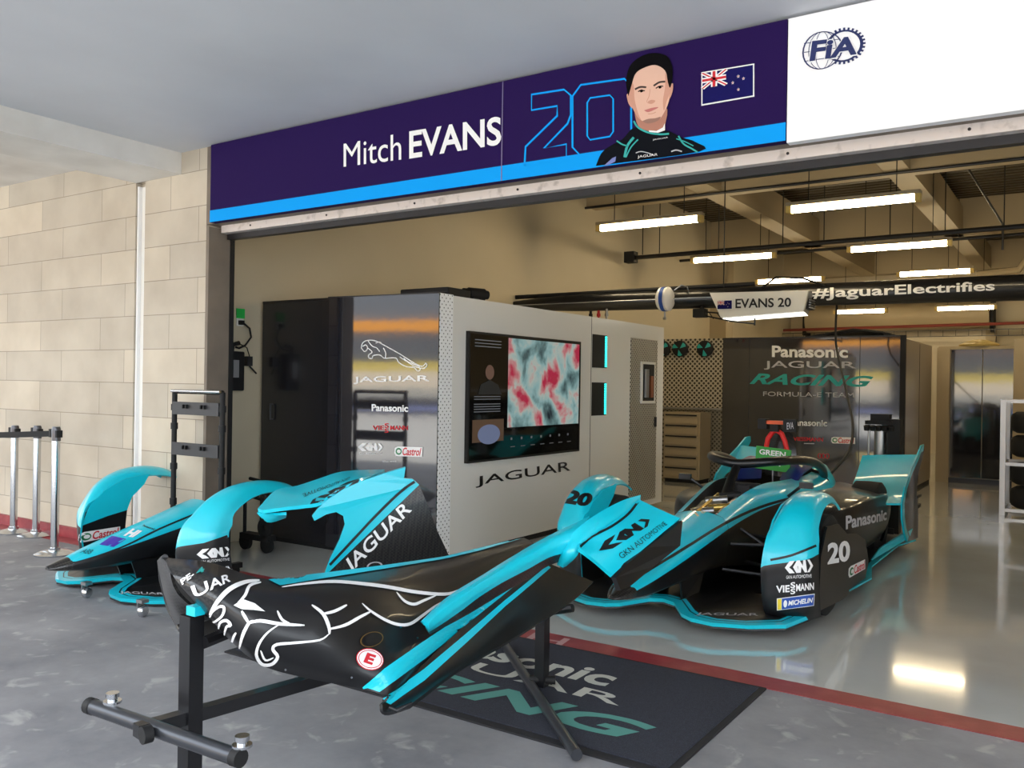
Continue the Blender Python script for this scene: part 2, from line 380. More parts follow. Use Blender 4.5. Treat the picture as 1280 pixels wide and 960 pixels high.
# building across the pit lane, seen only in the glossy panels
opp = MB(); Y0 = -24
for z0, z1, c in ((0,.2,mat('far_dark',(44,45,50),.8)),(.2,.42,mat('far_blue',(120,130,180),.8)),(.42,.8,mat('far_dark',(44,45,50),.8)),(.8,1.25,mat('far_pale',(170,168,160),.8)),(1.25,2.0,mat('far_tan',(222,206,184),.8)),(2.0,2.45,mat('far_yellow',(215,190,90),.8)),(2.45,3.9,mat('far_grey',(90,93,98),.8)),(3.9,4.4,mat('far_orange',(250,165,50),.8)),(4.4,6.5,mat('far_light',(110,114,120),.8))):
    opp.box((-60,Y0-2,z0),(30,Y0,z1),c)
for x in (-46,-37,-27,-18,-9,2,12): opp.box((x,Y0,0),(x+1.2,Y0+.6,3.9),MATS['far_dark'])
tag(opp.build('wall_opposite'), kind='structure')
# ================================================================== DOOR TRACK + BANNERS
t = thing('shutter_rail', 'long scuffed white metal rail running under the banners', 'rail', (-3,4.6,2.7))
MB().box((-5.96,4.6,2.7),(4.2,4.66,2.765),mat('scuffed_white_metal',(222,212,206),.4,.2,var=(14,(188,178,172),.55,.7))).build('track', t)
MB().box((-5.96,4.66,2.655),(4.2,4.72,2.72),dsteel).build('shutter_edge', t)
for i in range(8): MB().lathe((-5.6+i*.85,4.6,2.733),(0,-1,0),[(0,.008),(.004,.008),(.004,0)],dsteel,8).build('rivet', t)
YB = 4.44
t = thing('driver_banner', 'long purple banner with a name, outlined number, portrait and flag above the opening', 'banner', (-3.6,4.5,2.76))
ban = MB().box((-5.895,YB,2.755),(-1.315,4.496,3.375),purple).build('banner_panel', t)
off = (0,-.003,0)
def rq(x0,x1,z0,z1,y=YB): return [(x0,y,z0),(x1,y,z0),(x1,y,z1),(x0,y,z1)]
Print().on_quad(rect2d(), rq(-5.895,-1.315,2.757,2.85), cyan, off).build('cyan_band', t)
Print().on_quad(rect2d(), rq(-3.067,-3.06,2.757,3.373), mat('seam_grey',(120,110,150),.5), (0,-.005,0)).build('seam', t)
def ybq(pts, y=YB): # px -> banner plane, used for prints on this banner
    return [ony(px,py,y) for px,py in pts]
def bpx(sh, m, off_, pr): # shape in pixel units projected to banner plane
    pr.mb.add([ony(u,v,YB)+Vector(off_) for u,v in sh[0]], sh[1], m)
pn = Print(); pn.on_quad(T('Mitch'), ybq([(430,209),(502,200),(502,166.5),(430,180)]), white, (0,-.004,0)); pn.build('first_name_lettering', t)
pn = Print(); pn.on_quad(T('EVANS',.022), ybq([(512,199),(627,181),(627,145),(512,164)]), white, (0,-.004,0)); pn.build('surname_lettering', t)
pn = Print()
def h2(q): return homog(q)
F2 = h2([(656,207),(728,193),(728,107),(656,118)])
def lines2(pts, w, m, o_, fn, closed=True, pr=None):
    P2 = [fn(u,v) for u,v in pts]; bpx(stroke2d(P2, w, smooth=False, closed=closed), m, o_, pr)
lines2([(0,0),(1,-.0),(1,.2),(.42,.2),(1,.52),(1,.85),(.85,1),(.07,1),(.07,.76),(.72,.76),(.72,.62),(.0,.22)][:1]+[(.0,.0),(.72,.0),(.72,.19),(.33,.19),(.74,.48),(.8,.6),(.8,.88),(.68,.98),(.12,.98),(.12,.76),(.56,.76),(.56,.62),(.02,.26)], 2.4, cyan, (0,-.004,0), F2, True, pn)
F0 = h2([(716,197),(788,184),(788,96),(716,106)])
lines2([(.14,0),(.9,0),(1.02,.12),(1.02,.86),(.9,.98),(.14,.98),(0,.84),(0,.14)], 2.4, cyan, (0,-.004,0), F0, True, pn)
lines2([(.3,.2),(.64,.2),(.7,.26),(.7,.72),(.64,.78),(.3,.78),(.25,.72),(.25,.26)], 2.0, cyan, (0,-.004,0), F0, True, pn)
pn.build('outlined_number', t)
def crop(c, ox, oy, s): return [(ox+x*s, oy+y*s) for x,y in c]
k_ = lambda c: crop(c, 740, 50, .17713)
skin = mat('print_skin',(226,182,160),.6); skin2 = mat('print_skin_dark',(205,150,128),.6); hair = mat('print_hair',(12,10,12),.9,spec=.1); suit = mat('print_suit',(16,19,25),.9,spec=.1); lip = mat('print_lip',(190,110,105),.6); brow = mat('print_brow',(50,36,32),.6)
pn = Print()
def ps(pts, m, lift, smooth=True):
    q = k_(pts); q = spline2(q+[q[0]],4)[:-1] if smooth else q
    bpx(poly2d(q), m, (0,-lift,0), pn)
def pl(pts, w, m, lift): bpx(stroke2d(k_(pts), w), m, (0,-lift,0), pn)
ps([(30,890),(70,800),(130,750),(220,700),(300,620),(420,640),(530,640),(640,690),(730,720),(760,790)], suit, .006)
ps([(300,480),(520,470),(520,600),(510,640),(430,650),(330,610)], mat('print_neck',(178,122,102),.6), .007)
ps([(270,280),(330,190),(450,160),(540,230),(560,340),(545,440),(510,520),(470,570),(400,590),(335,555),(290,480),(262,390)], skin, .008)
ps([(248,390),(262,385),(285,440),(290,485),(262,450)], skin2, .0085); ps([(556,320),(576,310),(572,370),(548,420)], skin2, .0085)
ps([(262,400),(245,300),(270,190),(340,125),(430,95),(530,115),(570,190),(572,270),(556,340),(540,300),(520,220),(450,180),(360,205),(310,245),(285,320)], hair, .009)
pl([(308,352),(345,335),(388,337)], 2.3, brow, .0095); pl([(440,327),(480,302),(522,297)], 2.3, brow, .0095)
pl([(330,368),(352,358),(378,362)], 1.3, hair, .0095); pl([(455,345),(480,330),(508,330)], 1.3, hair, .0095)
ps([(342,360),(358,352),(366,366),(350,374)], hair, .010); ps([(474,334),(488,327),(496,340),(480,347)], hair, .010)
pl([(415,350),(408,400),(392,440),(425,452),(448,438)], .8, skin2, .0095)
ps([(372,500),(410,487),(440,480),(474,478),(440,498),(400,512)], lip, .0095)
ps([(285,300),(300,330),(305,420),(330,520),(350,565),(325,545),(290,480),(265,395),(270,300)], skin2, .0083); ps([(520,230),(548,300),(550,380),(530,440),(512,500),(505,430),(520,330)], skin2, .0083); ps([(400,435),(425,425),(452,432),(430,452),(405,450)], skin2, .0084); pl([(400,525),(430,522),(455,512)],1.0,skin2,.0085)
ps([(360,575),(400,560),(450,555),(490,545),(465,575),(400,592)], mat('print_beard',(150,112,98),.6), .0088)
ps([(405,640),(460,645),(505,620),(518,590),(520,640),(470,658),(410,652)], white, .0095, False)
pl([(300,575),(330,620),(400,655),(480,668),(548,665)], 2.2, tealink, .0098); pl([(300,690),(255,750),(235,830)], 3, tealink, .0098); pl([(330,705),(280,760),(245,830)], 1.6, tealink, .0098); pl([(180,715),(220,740),(255,750)], 1.8, tealink, .0098)
pl([(615,680),(650,735),(710,770),(750,795)], 2.0, tealink, .0098); pl([(600,700),(660,720),(720,750)], 1.2, tealink, .0098)
pn.on_quad(T('JAGUAR'), ybq([(817,176.5),(836,173.5),(836,171.5),(817,174.5)]), white, (0,-.011,0)).on_quad(T('JAGUAR'), ybq([(798,199),(823,196),(823,192),(798,195)]), white, (0,-.011,0))
bpx(poly2d(k_([(90,890),(150,835),(175,825),(170,860),(120,885)])), mat('print_lilac',(120,130,190),.6), (0,-.01,0), pn)
pl([(315,800),(350,790),(400,800),(440,815)], 1.2, grey_ink, .0105); pl([(565,790),(600,780),(640,790)], 1.6, grey_ink, .0105)
pn.build('portrait_print', t)
navy = mat('flag_navy',(26,24,88),.9,spec=.1)
def flag(q, pr, lift, dirv=(0,-1,0)):
    d = Vector(dirv); 
    pr.on_quad(rect2d(-.025,-.045,1.025,1.045), q, white, d*lift); pr.on_quad(rect2d(), q, navy, d*(lift+.002))
    u = lambda sh: place2d(sh, 0,.5,.48,1)
    for a,b in (((0,0),(1,1)),((0,1),(1,0))): pr.on_quad(u(stroke2d([a,b],.2,smooth=False)), q, white, d*(lift+.0035)); pr.on_quad(u(stroke2d([a,b],.07,smooth=False)), q, red, d*(lift+.0045))
    for sh,m in ((rect2d(.37,0,.63,1),white),(rect2d(0,.33,1,.67),white)): pr.on_quad(u(sh), q, m, d*(lift+.0052))
    for sh,m in ((rect2d(.44,0,.56,1),red),(rect2d(0,.42,1,.58),red)): pr.on_quad(u(sh), q, m, d*(lift+.006))
    for cx,cy in ((.72,.7),(.82,.6),(.61,.52),(.72,.27)):
        st = [(cx+(.032 if i%2==0 else .014)*math.cos(math.pi/2+i*math.pi/5), cy+(.062 if i%2==0 else .026)*math.sin(math.pi/2+i*math.pi/5)) for i in range(10)]
        pr.on_quad(poly2d(st), q, white, d*(lift+.004)); pr.on_quad(poly2d([((x-cx)*.55+cx,(y-cy)*.55+cy) for x,y in st]), q, red, d*(lift+.005))
pn = Print(); flag(ybq([(878.5,130.5),(941.5,119.5),(941.5,81.5),(878.5,92)]), pn, .003); pn.build('flag_print', t)
t = thing('federation_banner', 'white banner with a dark blue round emblem, right of the purple banner', 'banner', (1.4,4.5,2.76))
MB().box((-1.31,YB,2.745),(4.15,4.496,3.375),bwhite).build('banner_panel', t)
nb = mat('print_navy',(28,42,98),.5); pn = Print()
q = ybq([(1003,90),(1081,77),(1081,33),(1003,41)])
pn.on_quad(ring2d(.33,.48,.33,.5,.025), q, nb, (0,-.003,0))
for rx in (.12,.23): pn.on_quad(ring2d(.33,.48,rx,.5,.012), q, nb, (0,-.003,0))
for yy in (.25,.48,.71): pn.on_quad(rect2d(.03,yy,.62,yy+.018), q, nb, (0,-.003,0))
pn.on_quad(ring2d(.68,.52,.30,.44,.05), q, nb, (0,-.003,0))
for i in range(28):
    a = 2*math.pi*i/28
    if math.cos(a) > -.55: pn.on_quad(poly2d([(.68+(.29*math.cos(a+d)) if r==0 else .68+.335*math.cos(a+d), .52+(.43 if r==0 else .5)*math.sin(a+d)) for r,d in ((0,-.06),(1,-.05),(1,.05),(0,.06))]), q, nb, (0,-.003,0))
pn.on_quad(place2d(T('FiA',.055,.12), .1,.2,.9,.78), q, bwhite, (0,-.005,0)); pn.on_quad(place2d(T('FiA',.035,.12), .12,.23,.88,.75), q, nb, (0,-.007,0)); pn.build('round_emblem', t)
# ================================================================== LEFT SIDE OF THE GARAGE
YP = 5.55
t = thing('graphics_panel_wall', 'tall glossy black panel wall with a white leaping cat drawing beside the white screen cabinet', 'panel wall', (-5.5,5.6,0))
MB().box((-6.56,YP,.04),(-5.63,YP+.06,2.235),mat('plain_dark_panel',(34,34,38),.22,0,.3)).build('plain_panel', t)
MB().plate([(-5.62,5.49,.04),(-4.48,5.611,.04),(-4.48,5.611,2.235),(-5.62,5.49,2.235)],(-0.001,.012,0),gpanel).build('gloss_panel', t, weld=False)
MB().box((-5.628,YP-.006,.04),(-5.618,YP+.03,2.235),dsteel).plate([(-5.47,5.503,.04),(-5.463,5.504,.04),(-5.463,5.504,2.235),(-5.47,5.503,2.235)],(0,.02,0),dsteel).box((-6.56,YP-.004,2.225),(-5.63,YP+.064,2.245),dsteel).plate([(-5.63,5.485,2.235),(-4.48,5.607,2.235),(-4.48,5.65,2.235),(-5.63,5.54,2.235)],(0,0,.01),dsteel).build('panel_joint', t)
MB().box((-6.56,YP+.002,.0),(-4.56,YP+.05,.04),matte).build('foot_rail', t)
MB().tube([(-6.4,YP-.03,1.13),(-6.4,YP-.03,1.28)],.008,dsteel).box((-6.41,YP-.03,1.13),(-6.39,YP,1.14),dsteel).box((-6.41,YP-.03,1.27),(-6.39,YP,1.28),dsteel).build('handle', t)
def yq(Y, pts): return [ony(a,b,Y) for a,b in pts]
def onp(px, py, lift=0.):   # point of the gloss panel face under a pixel
    n_ = V(.121,-1.14,0).normalized(); r = ray(px,py); q0 = V(-5.62,5.49,0)
    return CAM + r*((q0-CAM).dot(n_)/r.dot(n_)) + n_*lift
pan = lambda pts: [onp(a_,b_) for a_,b_ in pts]
o3 = (0,-.004,0)
pn = Print()
c2 = lambda c: crop(c, 400, 360, .25)
def lp(pts, w=1.1): pn.mb.add([onp(u,v,.004) for u,v in stroke2d(c2(pts), w)[0]], stroke2d(c2(pts), w)[1], white)
for s_ in ([(208,300),(215,275),(240,262),(280,265),(320,285),(400,330),(460,368),(510,392),(530,375)], [(530,375),(536,388),(520,402),(500,400)], [(208,300),(225,318),(240,300),(230,285),(215,292)], [(240,262),(262,290),(285,300),(300,318)],
           [(240,300),(262,320),(245,335),(246,350),(262,352),(268,338),(300,335),(325,352),(330,325),(318,300)], [(325,352),(380,350),(395,372),(430,392),(470,398),(490,415),(502,408),(498,400),(470,390),(440,370),(400,345)], [(280,275),(300,270),(312,282)], [(420,350),(440,368),(470,380),(500,395)]): lp(s_)
pn.build('leaping_cat_drawing', t)
Print().on_quad(T('JAGUAR',.012), pan([(442,480),(537,478.5),(537,469),(442,471)]), white, o3).build('name_lettering', t)
Print().on_quad(T('Panasonic',.03), pan([(465,514),(510.5,515),(510.5,506),(465,505)]), white, o3).build('sponsor_lettering', t)
pn = Print().on_quad(T('VIE',.02), pan([(466,537.5),(480,537.5),(480,532),(466,532)]), red, o3).on_quad(T('MANN',.02), pan([(488,537.5),(510,537.5),(510,532),(488,532)]), red, o3).on_quad(T('S',.02), pan([(481,535),(486,535),(486,529),(481,529)]), red, o3).on_quad(T('S',.02), pan([(481,541),(486,541),(486,535.5),(481,535.5)]), red, o3); pn.build('red_sponsor_lettering', t)
pn = Print(); [pn.on_quad(s_, pan([(448,567),(479,567),(479,554),(448,554)]), white, o3) for s_ in gkn_shapes()]; pn.build('arrow_logo', t)
pn = Print(); castrol(None, lambda s_, m, l: pn.on_quad(s_, pan([(493.5,570),(528,571),(529,559),(493.5,558)]), m, (0,-.003-.002*l,0))); pn.build('oil_logo', t)
Print().on_quad(T('OFFICIAL PARTNERS'), pan([(479,577.5),(496,577.5),(496,576),(479,576)]), white, o3).build('caption_lettering', t)
# white cabinet with the screen
XC = -4.49
t = thing('screen_cabinet', 'tall off-white garage cabinet with a big screen, lit slots and a perforated door', 'cabinet', (-5,7.8,0))
MB().box((-6.5,5.80,.05),(XC,8.245,2.235),offwhite).build('cabinet_body', t)
MB().box((-6.5,5.68,.0),(XC-.004,8.25,.05),matte).build('plinth', t)
MB().box((-4.56,5.625,.03),(XC+.012,5.80,2.24),perf_strip).build('corner_strip', t)
m_ = MB().box((-6.5,8.255,.05),(XC,10.14,2.235),offwhite); body2 = m_.build('cabinet_body', t)
MB().box((XC-.01,9.20,.12),(XC+.012,9.93,2.06),perf_side).build('perforated_door', t)
w = MB().box((XC+.012,9.45,1.29),(XC+.03,9.84,1.79),offwhite); wo = w.build('window_frame', t)
MB().box((XC+.028,9.49,1.32),(XC+.034,9.80,1.76),matte).box((XC+.034,9.52,1.36),(XC+.06,9.60,1.70),steel).box((XC+.034,9.66,1.36),(XC+.055,9.74,1.62),mat('copper_tank',(150,90,60),.4,.5)).build('extinguisher_window', wo)
MB().box((XC,9.86,1.0),(XC+.03,9.9,1.12),matte).build('handle', t)
for z0 in (1.69,1.17):
    s_ = MB().box((XC-.001,8.27,z0),(XC+.006,8.60,z0+.36),matte).build('lit_slot', t)
    m_ = MB()
    for i in range(14): m_.box((XC+.006,8.555,z0+.012+i*.0245),(XC+.012,8.59,z0+.030+i*.0245),tealled)
    m_.build('light_strip', s_)
MB().box((XC-.0005,8.247,.05),(XC+.002,8.252,2.235),dsteel).build('panel_joint', t)
xq = lambda pts, X=XC: [onx(a,b,X) for a,b in pts]
Print().on_quad(T('JAGUAR',.006), xq([(594,610),(713,592),(712,576),(594,596)]), ink, (.004,0,0)).build('name_lettering', t)
t = thing('wall_screen', 'large flat screen showing a red and white picture, set in the white cabinet', 'screen', (-4.49,7,1.38))
MB().box((XC,6.0,.81),(XC+.035,7.96,1.95),matte).build('bezel', t)
X2 = XC+.037
MB().box((XC+.03,6.02,.83),(X2,7.94,1.93),mat('screen_glass',(12,13,15),.08,0,.5)).build('glass', t)
sp = Print(); sp.on_quad(rect2d(), [(X2,6.60,1.10),(X2,7.92,1.10),(X2,7.92,1.92),(X2,6.60,1.92)], pic_m, (.002,0,0)); sp.build('picture', t)
dim = mat('screen_grey_text',(60,62,66),.4,emit=(120,125,130),es=.35); por = mat('screen_photo',(90,70,60),.4,emit=(110,80,70),es=.35); pb = mat('screen_blue',(60,70,100),.4,emit=(120,130,160),es=.5)
sp = Print(); Q = [(X2,6.02,.83),(X2,7.94,.83),(X2,7.94,1.93),(X2,6.02,1.93)]; oo = (.003,0,0)
for yy in (.95,.925,.90,.50,.48,.44,.42,.40,.38): sp.on_quad(rect2d(.03,yy,.24,yy+.008), Q, dim, oo)
sp.on_quad(ell2d(.15,.70,.035,.06), Q, por, oo); sp.on_quad(poly2d([(.06,.52),(.08,.6),(.15,.64),(.22,.6),(.25,.52)]), Q, mat('screen_dark',(26,28,30),.4,emit=(30,34,38),es=.4), oo)
sp.on_quad(rect2d(.02,.14,.27,.32), Q, mat('screen_brown',(80,60,45),.4,emit=(90,70,55),es=.4), oo); sp.on_quad(ell2d(.15,.2,.09,.08), Q, pb, (.005,0,0))
for i in range(7): sp.on_quad(rect2d(.33+i*.09,.14,.345+i*.09,.16), Q, dim, oo); sp.on_quad(rect2d(.33+i*.09,.08,.37+i*.09,.086), Q, dim, oo)
sp.build('interface_print', t)
t = thing('black_case', 'flat black case lying on the front corner of the white cabinet top', 'case', (-4.8,5.9,2.24))
bevel(MB().box((-5.05,5.78,2.237),(-4.52,6.1,2.31),matte).build('case_body', t), .01)
MB().box((-5.04,5.775,2.27),(-4.53,5.78,2.275),dsteel).build('lid_seam', t)
t = thing('projector_tube', 'short black cylinder beside the flat case on the cabinet top', 'cylinder', (-4.6,6.3,2.24))
MB().lathe((-4.66,6.18,2.30),(.35,1,0),[(0,0),(0,.045),(.05,.045),(.055,.055),(.22,.055),(.225,.04),(.26,.04),(.26,0)],matte,20).build('barrel', t)
MB().box((-4.66,6.22,2.236),(-4.58,6.32,2.26),matte).build('foot', t)
# power box, plug, switch on left wall
t = thing('power_box', 'black power distribution box on the beige wall at the edge of the opening', 'power box', (-6.6,5.2,1.4))
bevel(MB().box((-6.6,5.13,1.40),(-6.50,5.30,1.76),matte).build('housing', t), .012)
MB().box((-6.5,5.17,1.52),(-6.494,5.23,1.68),steel).build('socket_plate', t)
MB().tube([(-6.56,5.2,1.76),(-6.55,5.2,1.82),(-6.55,5.27,1.84)],.02,matte).build('connector', t)
t = thing('wall_socket', 'white wall socket with a bright green tape patch above the power box', 'socket', (-6.6,5.31,2.05))
MB().box((-6.6,5.27,2.0),(-6.59,5.35,2.10),offwhite).build('faceplate', t)
MB().box((-6.59,5.265,2.07),(-6.585,5.36,2.16),mat('green_tape',(40,190,80),.5)).build('tape', t)
MB().box((-6.59,5.29,2.01),(-6.55,5.33,2.05),matte).build('plug', t)
tag(MB().tube([(-6.55,5.31,2.03),(-6.54,5.38,1.98),(-6.54,5.40,1.9),(-6.55,5.34,1.82),(-6.55,5.27,1.79),(-6.545,5.23,1.80)],.009,matte,8).build('power_cable'), 'black cable looping from the green taped wall socket down to the power box', 'cable')
t = thing('junction_box', 'small grey junction box on the wall right of the power box', 'box', (-6.6,5.4,1.68))
MB().box((-6.6,5.37,1.63),(-6.55,5.43,1.72),dsteel).build('housing', t); MB().tube([(-6.56,5.4,1.63),(-6.53,5.46,1.56)],.008,matte,6).build('cable_tail', t)
MB().tube([(-6.56,5.4,1.72),(-6.55,5.36,1.80),(-6.55,5.28,1.83)],.005,matte,6).build('lead', t)
# ================================================================== BACK OF THE GARAGE
YR = 13.2
t = thing('team_panel_wall', 'wide dark glossy panel wall with stacked team lettering behind the race car', 'panel wall', (-3.5,13.2,0))
MB().box((-4.84,YR,.05),(-2.24,YR+.06,2.255),gpanel).build('gloss_panel', t)
MB().box((-2.26,YR-.01,.02),(-2.19,YR+.06,2.27),matte).box((-4.84,YR-.003,2.25),(-2.2,YR+.06,2.27),dsteel).build('edge_post', t)
MB().box((-2.8,YR-.004,.05),(-2.792,YR,2.25),dsteel).box((-4.42,YR-.004,.05),(-4.412,YR,2.25),dsteel).build('panel_joint', t)
rp = lambda pts: yq(YR, pts); o4 = (0,-.006,0)
Print().on_quad(T('Panasonic',.03), rp([(965,446.5),(1060,447.5),(1060,433),(965,432)]), white, o4).build('sponsor_lettering', t)
Print().on_quad(T('JAGUAR',.008), rp([(955,462),(1070,463),(1070,452),(955,451)]), grey_ink, o4).build('team_lettering', t)
Print().on_quad(T('RACING',.03,.25), rp([(937,480),(1088,484),(1092,470),(942,466.5)]), tealink, o4).build('racing_lettering', t)
Print().on_quad(T('FORMULA-E TEAM'), rp([(954,495),(1068,497),(1068,491),(954,489.5)]), grey_ink, o4).build('series_lettering', t)
pn = Print().on_quad(T('Panasonic',.02), rp([(989,532),(1034,533),(1034,525),(989,524)]), white, o4); pn.build('small_sponsor_lettering', t)
Print().on_quad(T('VIESSMANN',.02), rp([(992,551),(1029,552),(1029,547),(992,546)]), red, o4).build('red_sponsor_lettering', t)
pn = Print(); castrol(None, lambda s_, m, l: pn.on_quad(s_, rp([(1039,554),(1069,555),(1069,547),(1039,546)]), m, (0,-.004-.003*l,0))); pn.build('oil_logo', t)
pn = Print(); [pn.on_quad(ring2d(cx,.5,.17,.5,.07), rp([(1022,573),(1037,573.5),(1037,567),(1022,566.5)]), red, o4) for cx in (.18,.5,.82)]; pn.build('ring_logo', t)
pn = Print(); pn.on_quad(rect2d(), rp([(1005,554.8),(1018,555),(1018,554),(1005,553.8)]), grey_ink, o4).on_quad(rect2d(), rp([(1005,579.8),(1018,580),(1018,579),(1005,578.8)]), grey_ink, o4).build('small_line_mark', t)
t = thing('side_cabinet', 'plain grey cabinet standing end-on at the right of the dark team panel wall', 'cabinet', (-2.5,14.5,0))
MB().box((-2.85,13.28,.05),(-2.2,15.65,2.22),mat('taupe_cabinet',(150,138,118),.35,0,.2)).build('cabinet_body', t)
MB().box((-2.84,13.29,0),(-2.21,15.64,.05),matte).build('plinth', t); MB().box((-2.2,14.45,.08),(-2.196,14.46,2.2),dsteel).build('door_gap', t)
t = thing('pegboard_wall', 'perforated steel pegboard wall with the teal fan discs hanging on it', 'pegboard', (-5.4,13.25,0))
MB().box((-6.3,13.25,1.15),(-4.86,13.3,2.27),perf_front).build('perforated_panel', t)
MB().box((-6.3,13.26,.0),(-4.86,13.32,1.16),perforated('lower_perf',('X','Z'),.05,.3,(150,143,126),(80,74,62),.2)).build('lower_panel', t)
MB().box((-6.3,13.2,1.13),(-4.86,13.26,1.165),steel).build('ledge', t)
t = thing('drawer_unit', 'beige metal drawer unit under the pegboard, left of the dark panel wall', 'drawer unit', (-5.1,13,0))
MB().box((-5.62,12.75,.06),(-5.02,13.2,1.1),cream).build('carcass', t)
MB().box((-5.6,12.77,0),(-5.04,13.18,.06),matte).build('plinth', t)
for i in range(6):
    z = .1+i*.165; d = MB().box((-5.6,12.73,z),(-5.05,12.752,z+.15),cream).build('drawer', t)
    MB().box((-5.58,12.705,z+.118),(-5.07,12.73,z+.14),dsteel).build('handle', d)
dl = ['partly hidden by the cabinet edge','in the middle of the three','nearest the dark panel wall']
for i, (px,py) in enumerate(((829,436),(851,436),(882,436))):
    c = ony(px,py,13.2); g = thing('fan_disc', 'round black and teal disc on the pegboard, '+dl[i], 'disc', c, group='discs on the pegboard')
    MB().lathe(c,(0,-1,0),[(-.05,0),(-.05,.11),(.0,.13),(.05,.13),(.07,.10),(.075,0)],matte,32).build('housing', g)
    m_ = MB()
    for s_ in (0,1,2):
        a0 = s_*2.09+.3; m_.plate([(c.x+.02*math.cos(a0),c.y-.08,c.z+.02*math.sin(a0)),(c.x+.115*math.cos(a0),c.y-.062,c.z+.115*math.sin(a0)),(c.x+.12*math.cos(a0+.35),c.y-.062,c.z+.12*math.sin(a0+.35)),(c.x+.115*math.cos(a0+.7),c.y-.065,c.z+.115*math.sin(a0+.7))],(0,-.006,0),tealink)
    m_.build('blade', g)
# roller shutter on back wall
t = thing('roller_shutter', 'cream roller shutter box and curtain high on the back wall', 'roller shutter', (-2.4,22.9,2))
zt = ony(1010,400,22.6).z; x0 = ony(1010,400,22.6).x; x1 = ony(1238,400,22.6).x
MB().lathe((x0,22.6,zt),(1,0,0),[(0,0),(0,.34),(x1-x0,.34),(x1-x0,0)],cream,24).build('roll_housing', t)
MB().box((x0+.05,22.75,0),(x1-.05,22.8,zt),mat('shutter_slats',(190,180,160),.5,.3)).build('curtain', t)
for x in (x0-.08,x1+.02): MB().box((x,22.4,zt-.4),(x+.06,22.95,zt+.4),matte).build('end_bracket', t)
MB().box((x1-.1,22.7,0),(x1+.1,22.95,zt-.3),cream).build('guide_rail', t)
# back glossy cabinets
def lockers(x0, x1, Y, z1, lab):
    t = thing('gloss_locker', lab, 'locker', ((x0+x1)/2,Y,0), group=None)
    MB().box((x0,Y+.02,.08),(x1,Y+.6,z1),mat('locker_body',(120,112,98),.4,.2)).build('body', t)
    n = 2; w_ = (x1-x0-.2)/n
    for i in range(n): MB().box((x0+.19+i*w_,Y,.1),(x0+.19+(i+1)*w_-.015,Y+.02,z1-.03),gpanel).build('door', t)
    MB().box((x0-.02,Y-.02,.0),(x0+.17,Y+.6,z1),cream).build('side_post', t)
    MB().box((x0,Y,.0),(x1,Y+.6,.08),dsteel).build('plinth', t); MB().box((x0,Y-.01,z1-.03),(x1,Y+.6,z1+.02),cream).build('top_rail', t)
lockers(-2.12,-1.0,15.8,2.2,'glossy dark double locker at the back, right of the grey cabinet')
lockers(-.98,.6,15.1,2.27,'glossy dark locker behind the tyre rack at the right edge')
tag(MB().lathe((-1.55,16.0,2.22),(0,0,1),[(0,.28),(.03,.3),(.07,.22),(.11,.1),(.12,0)],mat('gold_cloth',(205,180,110),.5,0,0,bump=(20,.6,.03)),16).build('crumpled_cloth'), 'crumpled golden cloth lying on top of the dark double locker', 'cloth')
t = thing('folded_cover', 'black folded cover lying on top of the dark team panel wall', 'cover', (-2.9,13.4,2.25))
MB().grid([[(-3.6,13.28,2.28),(-3.2,13.28,2.33),(-2.8,13.28,2.37),(-2.4,13.28,2.30)],[(-3.6,13.6,2.28),(-3.2,13.6,2.36),(-2.8,13.6,2.38),(-2.4,13.6,2.30)],[(-3.6,13.9,2.27),(-3.2,13.9,2.3),(-2.8,13.9,2.3),(-2.4,13.9,2.28)]],matte,3,.04).build('cloth', t)
MB().tube([(-3.3,13.25,2.30),(-2.9,13.22,2.36),(-2.5,13.25,2.31)],.02,matte).build('strap', t)
# tyre rack, right edge
t = thing('tyre_rack', 'silver tubular rack holding the stacked black tyres at the right edge', 'rack', (-.6,12.4,0))
for x in (-.9,.3):
    for y in (12.1,12.75): MB().box((x-.03,y-.03,.0),(x+.03,y+.03,1.4),steel).build('post', t)
for z in (.06,.62,1.38): MB().box((-.9,12.1,z-.02),(.3,12.14,z+.02),steel).box((-.9,12.71,z-.02),(.3,12.75,z+.02),steel).box((-.92,12.1,z-.02),(-.88,12.75,z+.02),steel).build('rail', t)
nm = ['lowest','second from the bottom','third from the bottom','topmost']
for j in range(2):
    for i in range(4):
        z = .20+i*.29+(.05 if i>1 else 0); x = -.52+j*.66
        g = thing('racing_tyre', 'black tyre lying in the silver rack, %s of the %s stack' % (nm[i], 'left' if j == 0 else 'right'), 'tyre', (x,12.43,z), group='tyres in the silver rack')
        MB().lathe((x,12.43,z-.13),(0,0,1),[(0,.17),(0,.26),(.03,.31),(.07,.325),(.19,.325),(.23,.31),(.26,.26),(.26,.17),(.13,.15),(0,.17)],rubber,32).build('tread', g)
# air jack column behind car
t = thing('air_cylinder_stand', 'upright silver cylinder between thin rods with a black top, behind the car tail', 'cylinder stand', (-1.86,9.8,0))
MB().lathe((-1.86,9.8,.1),(0,0,1),[(0,0),(0,.06),(1.0,.06),(1.0,0)],steel,24).build('cylinder', t)
for dx in (-.11,.09): MB().tube([(-1.86+dx,9.78,.05),(-1.86+dx,9.78,1.15)],.012,steel).build('rod', t)
MB().box((-2.0,9.72,1.13),(-1.73,9.9,1.17),matte).box((-1.95,9.74,1.17),(-1.76,9.86,1.24),matte).build('top_plate', t)
MB().box((-2.0,9.7,.0),(-1.7,9.95,.06),matte).build('base_plate', t)
MB().tube([(-1.98,9.74,.62),(-1.74,9.74,.62)],.008,steel).build('cross_bar', t)
m_ = MB(); [m_.lathe((-1.98+i*.06,9.72,1.07),(0,-.3,1),[(0,0),(0,.028),(.05,.03),(.05,0)],matte,10) for i in range(5)]; m_.build('valve', t)
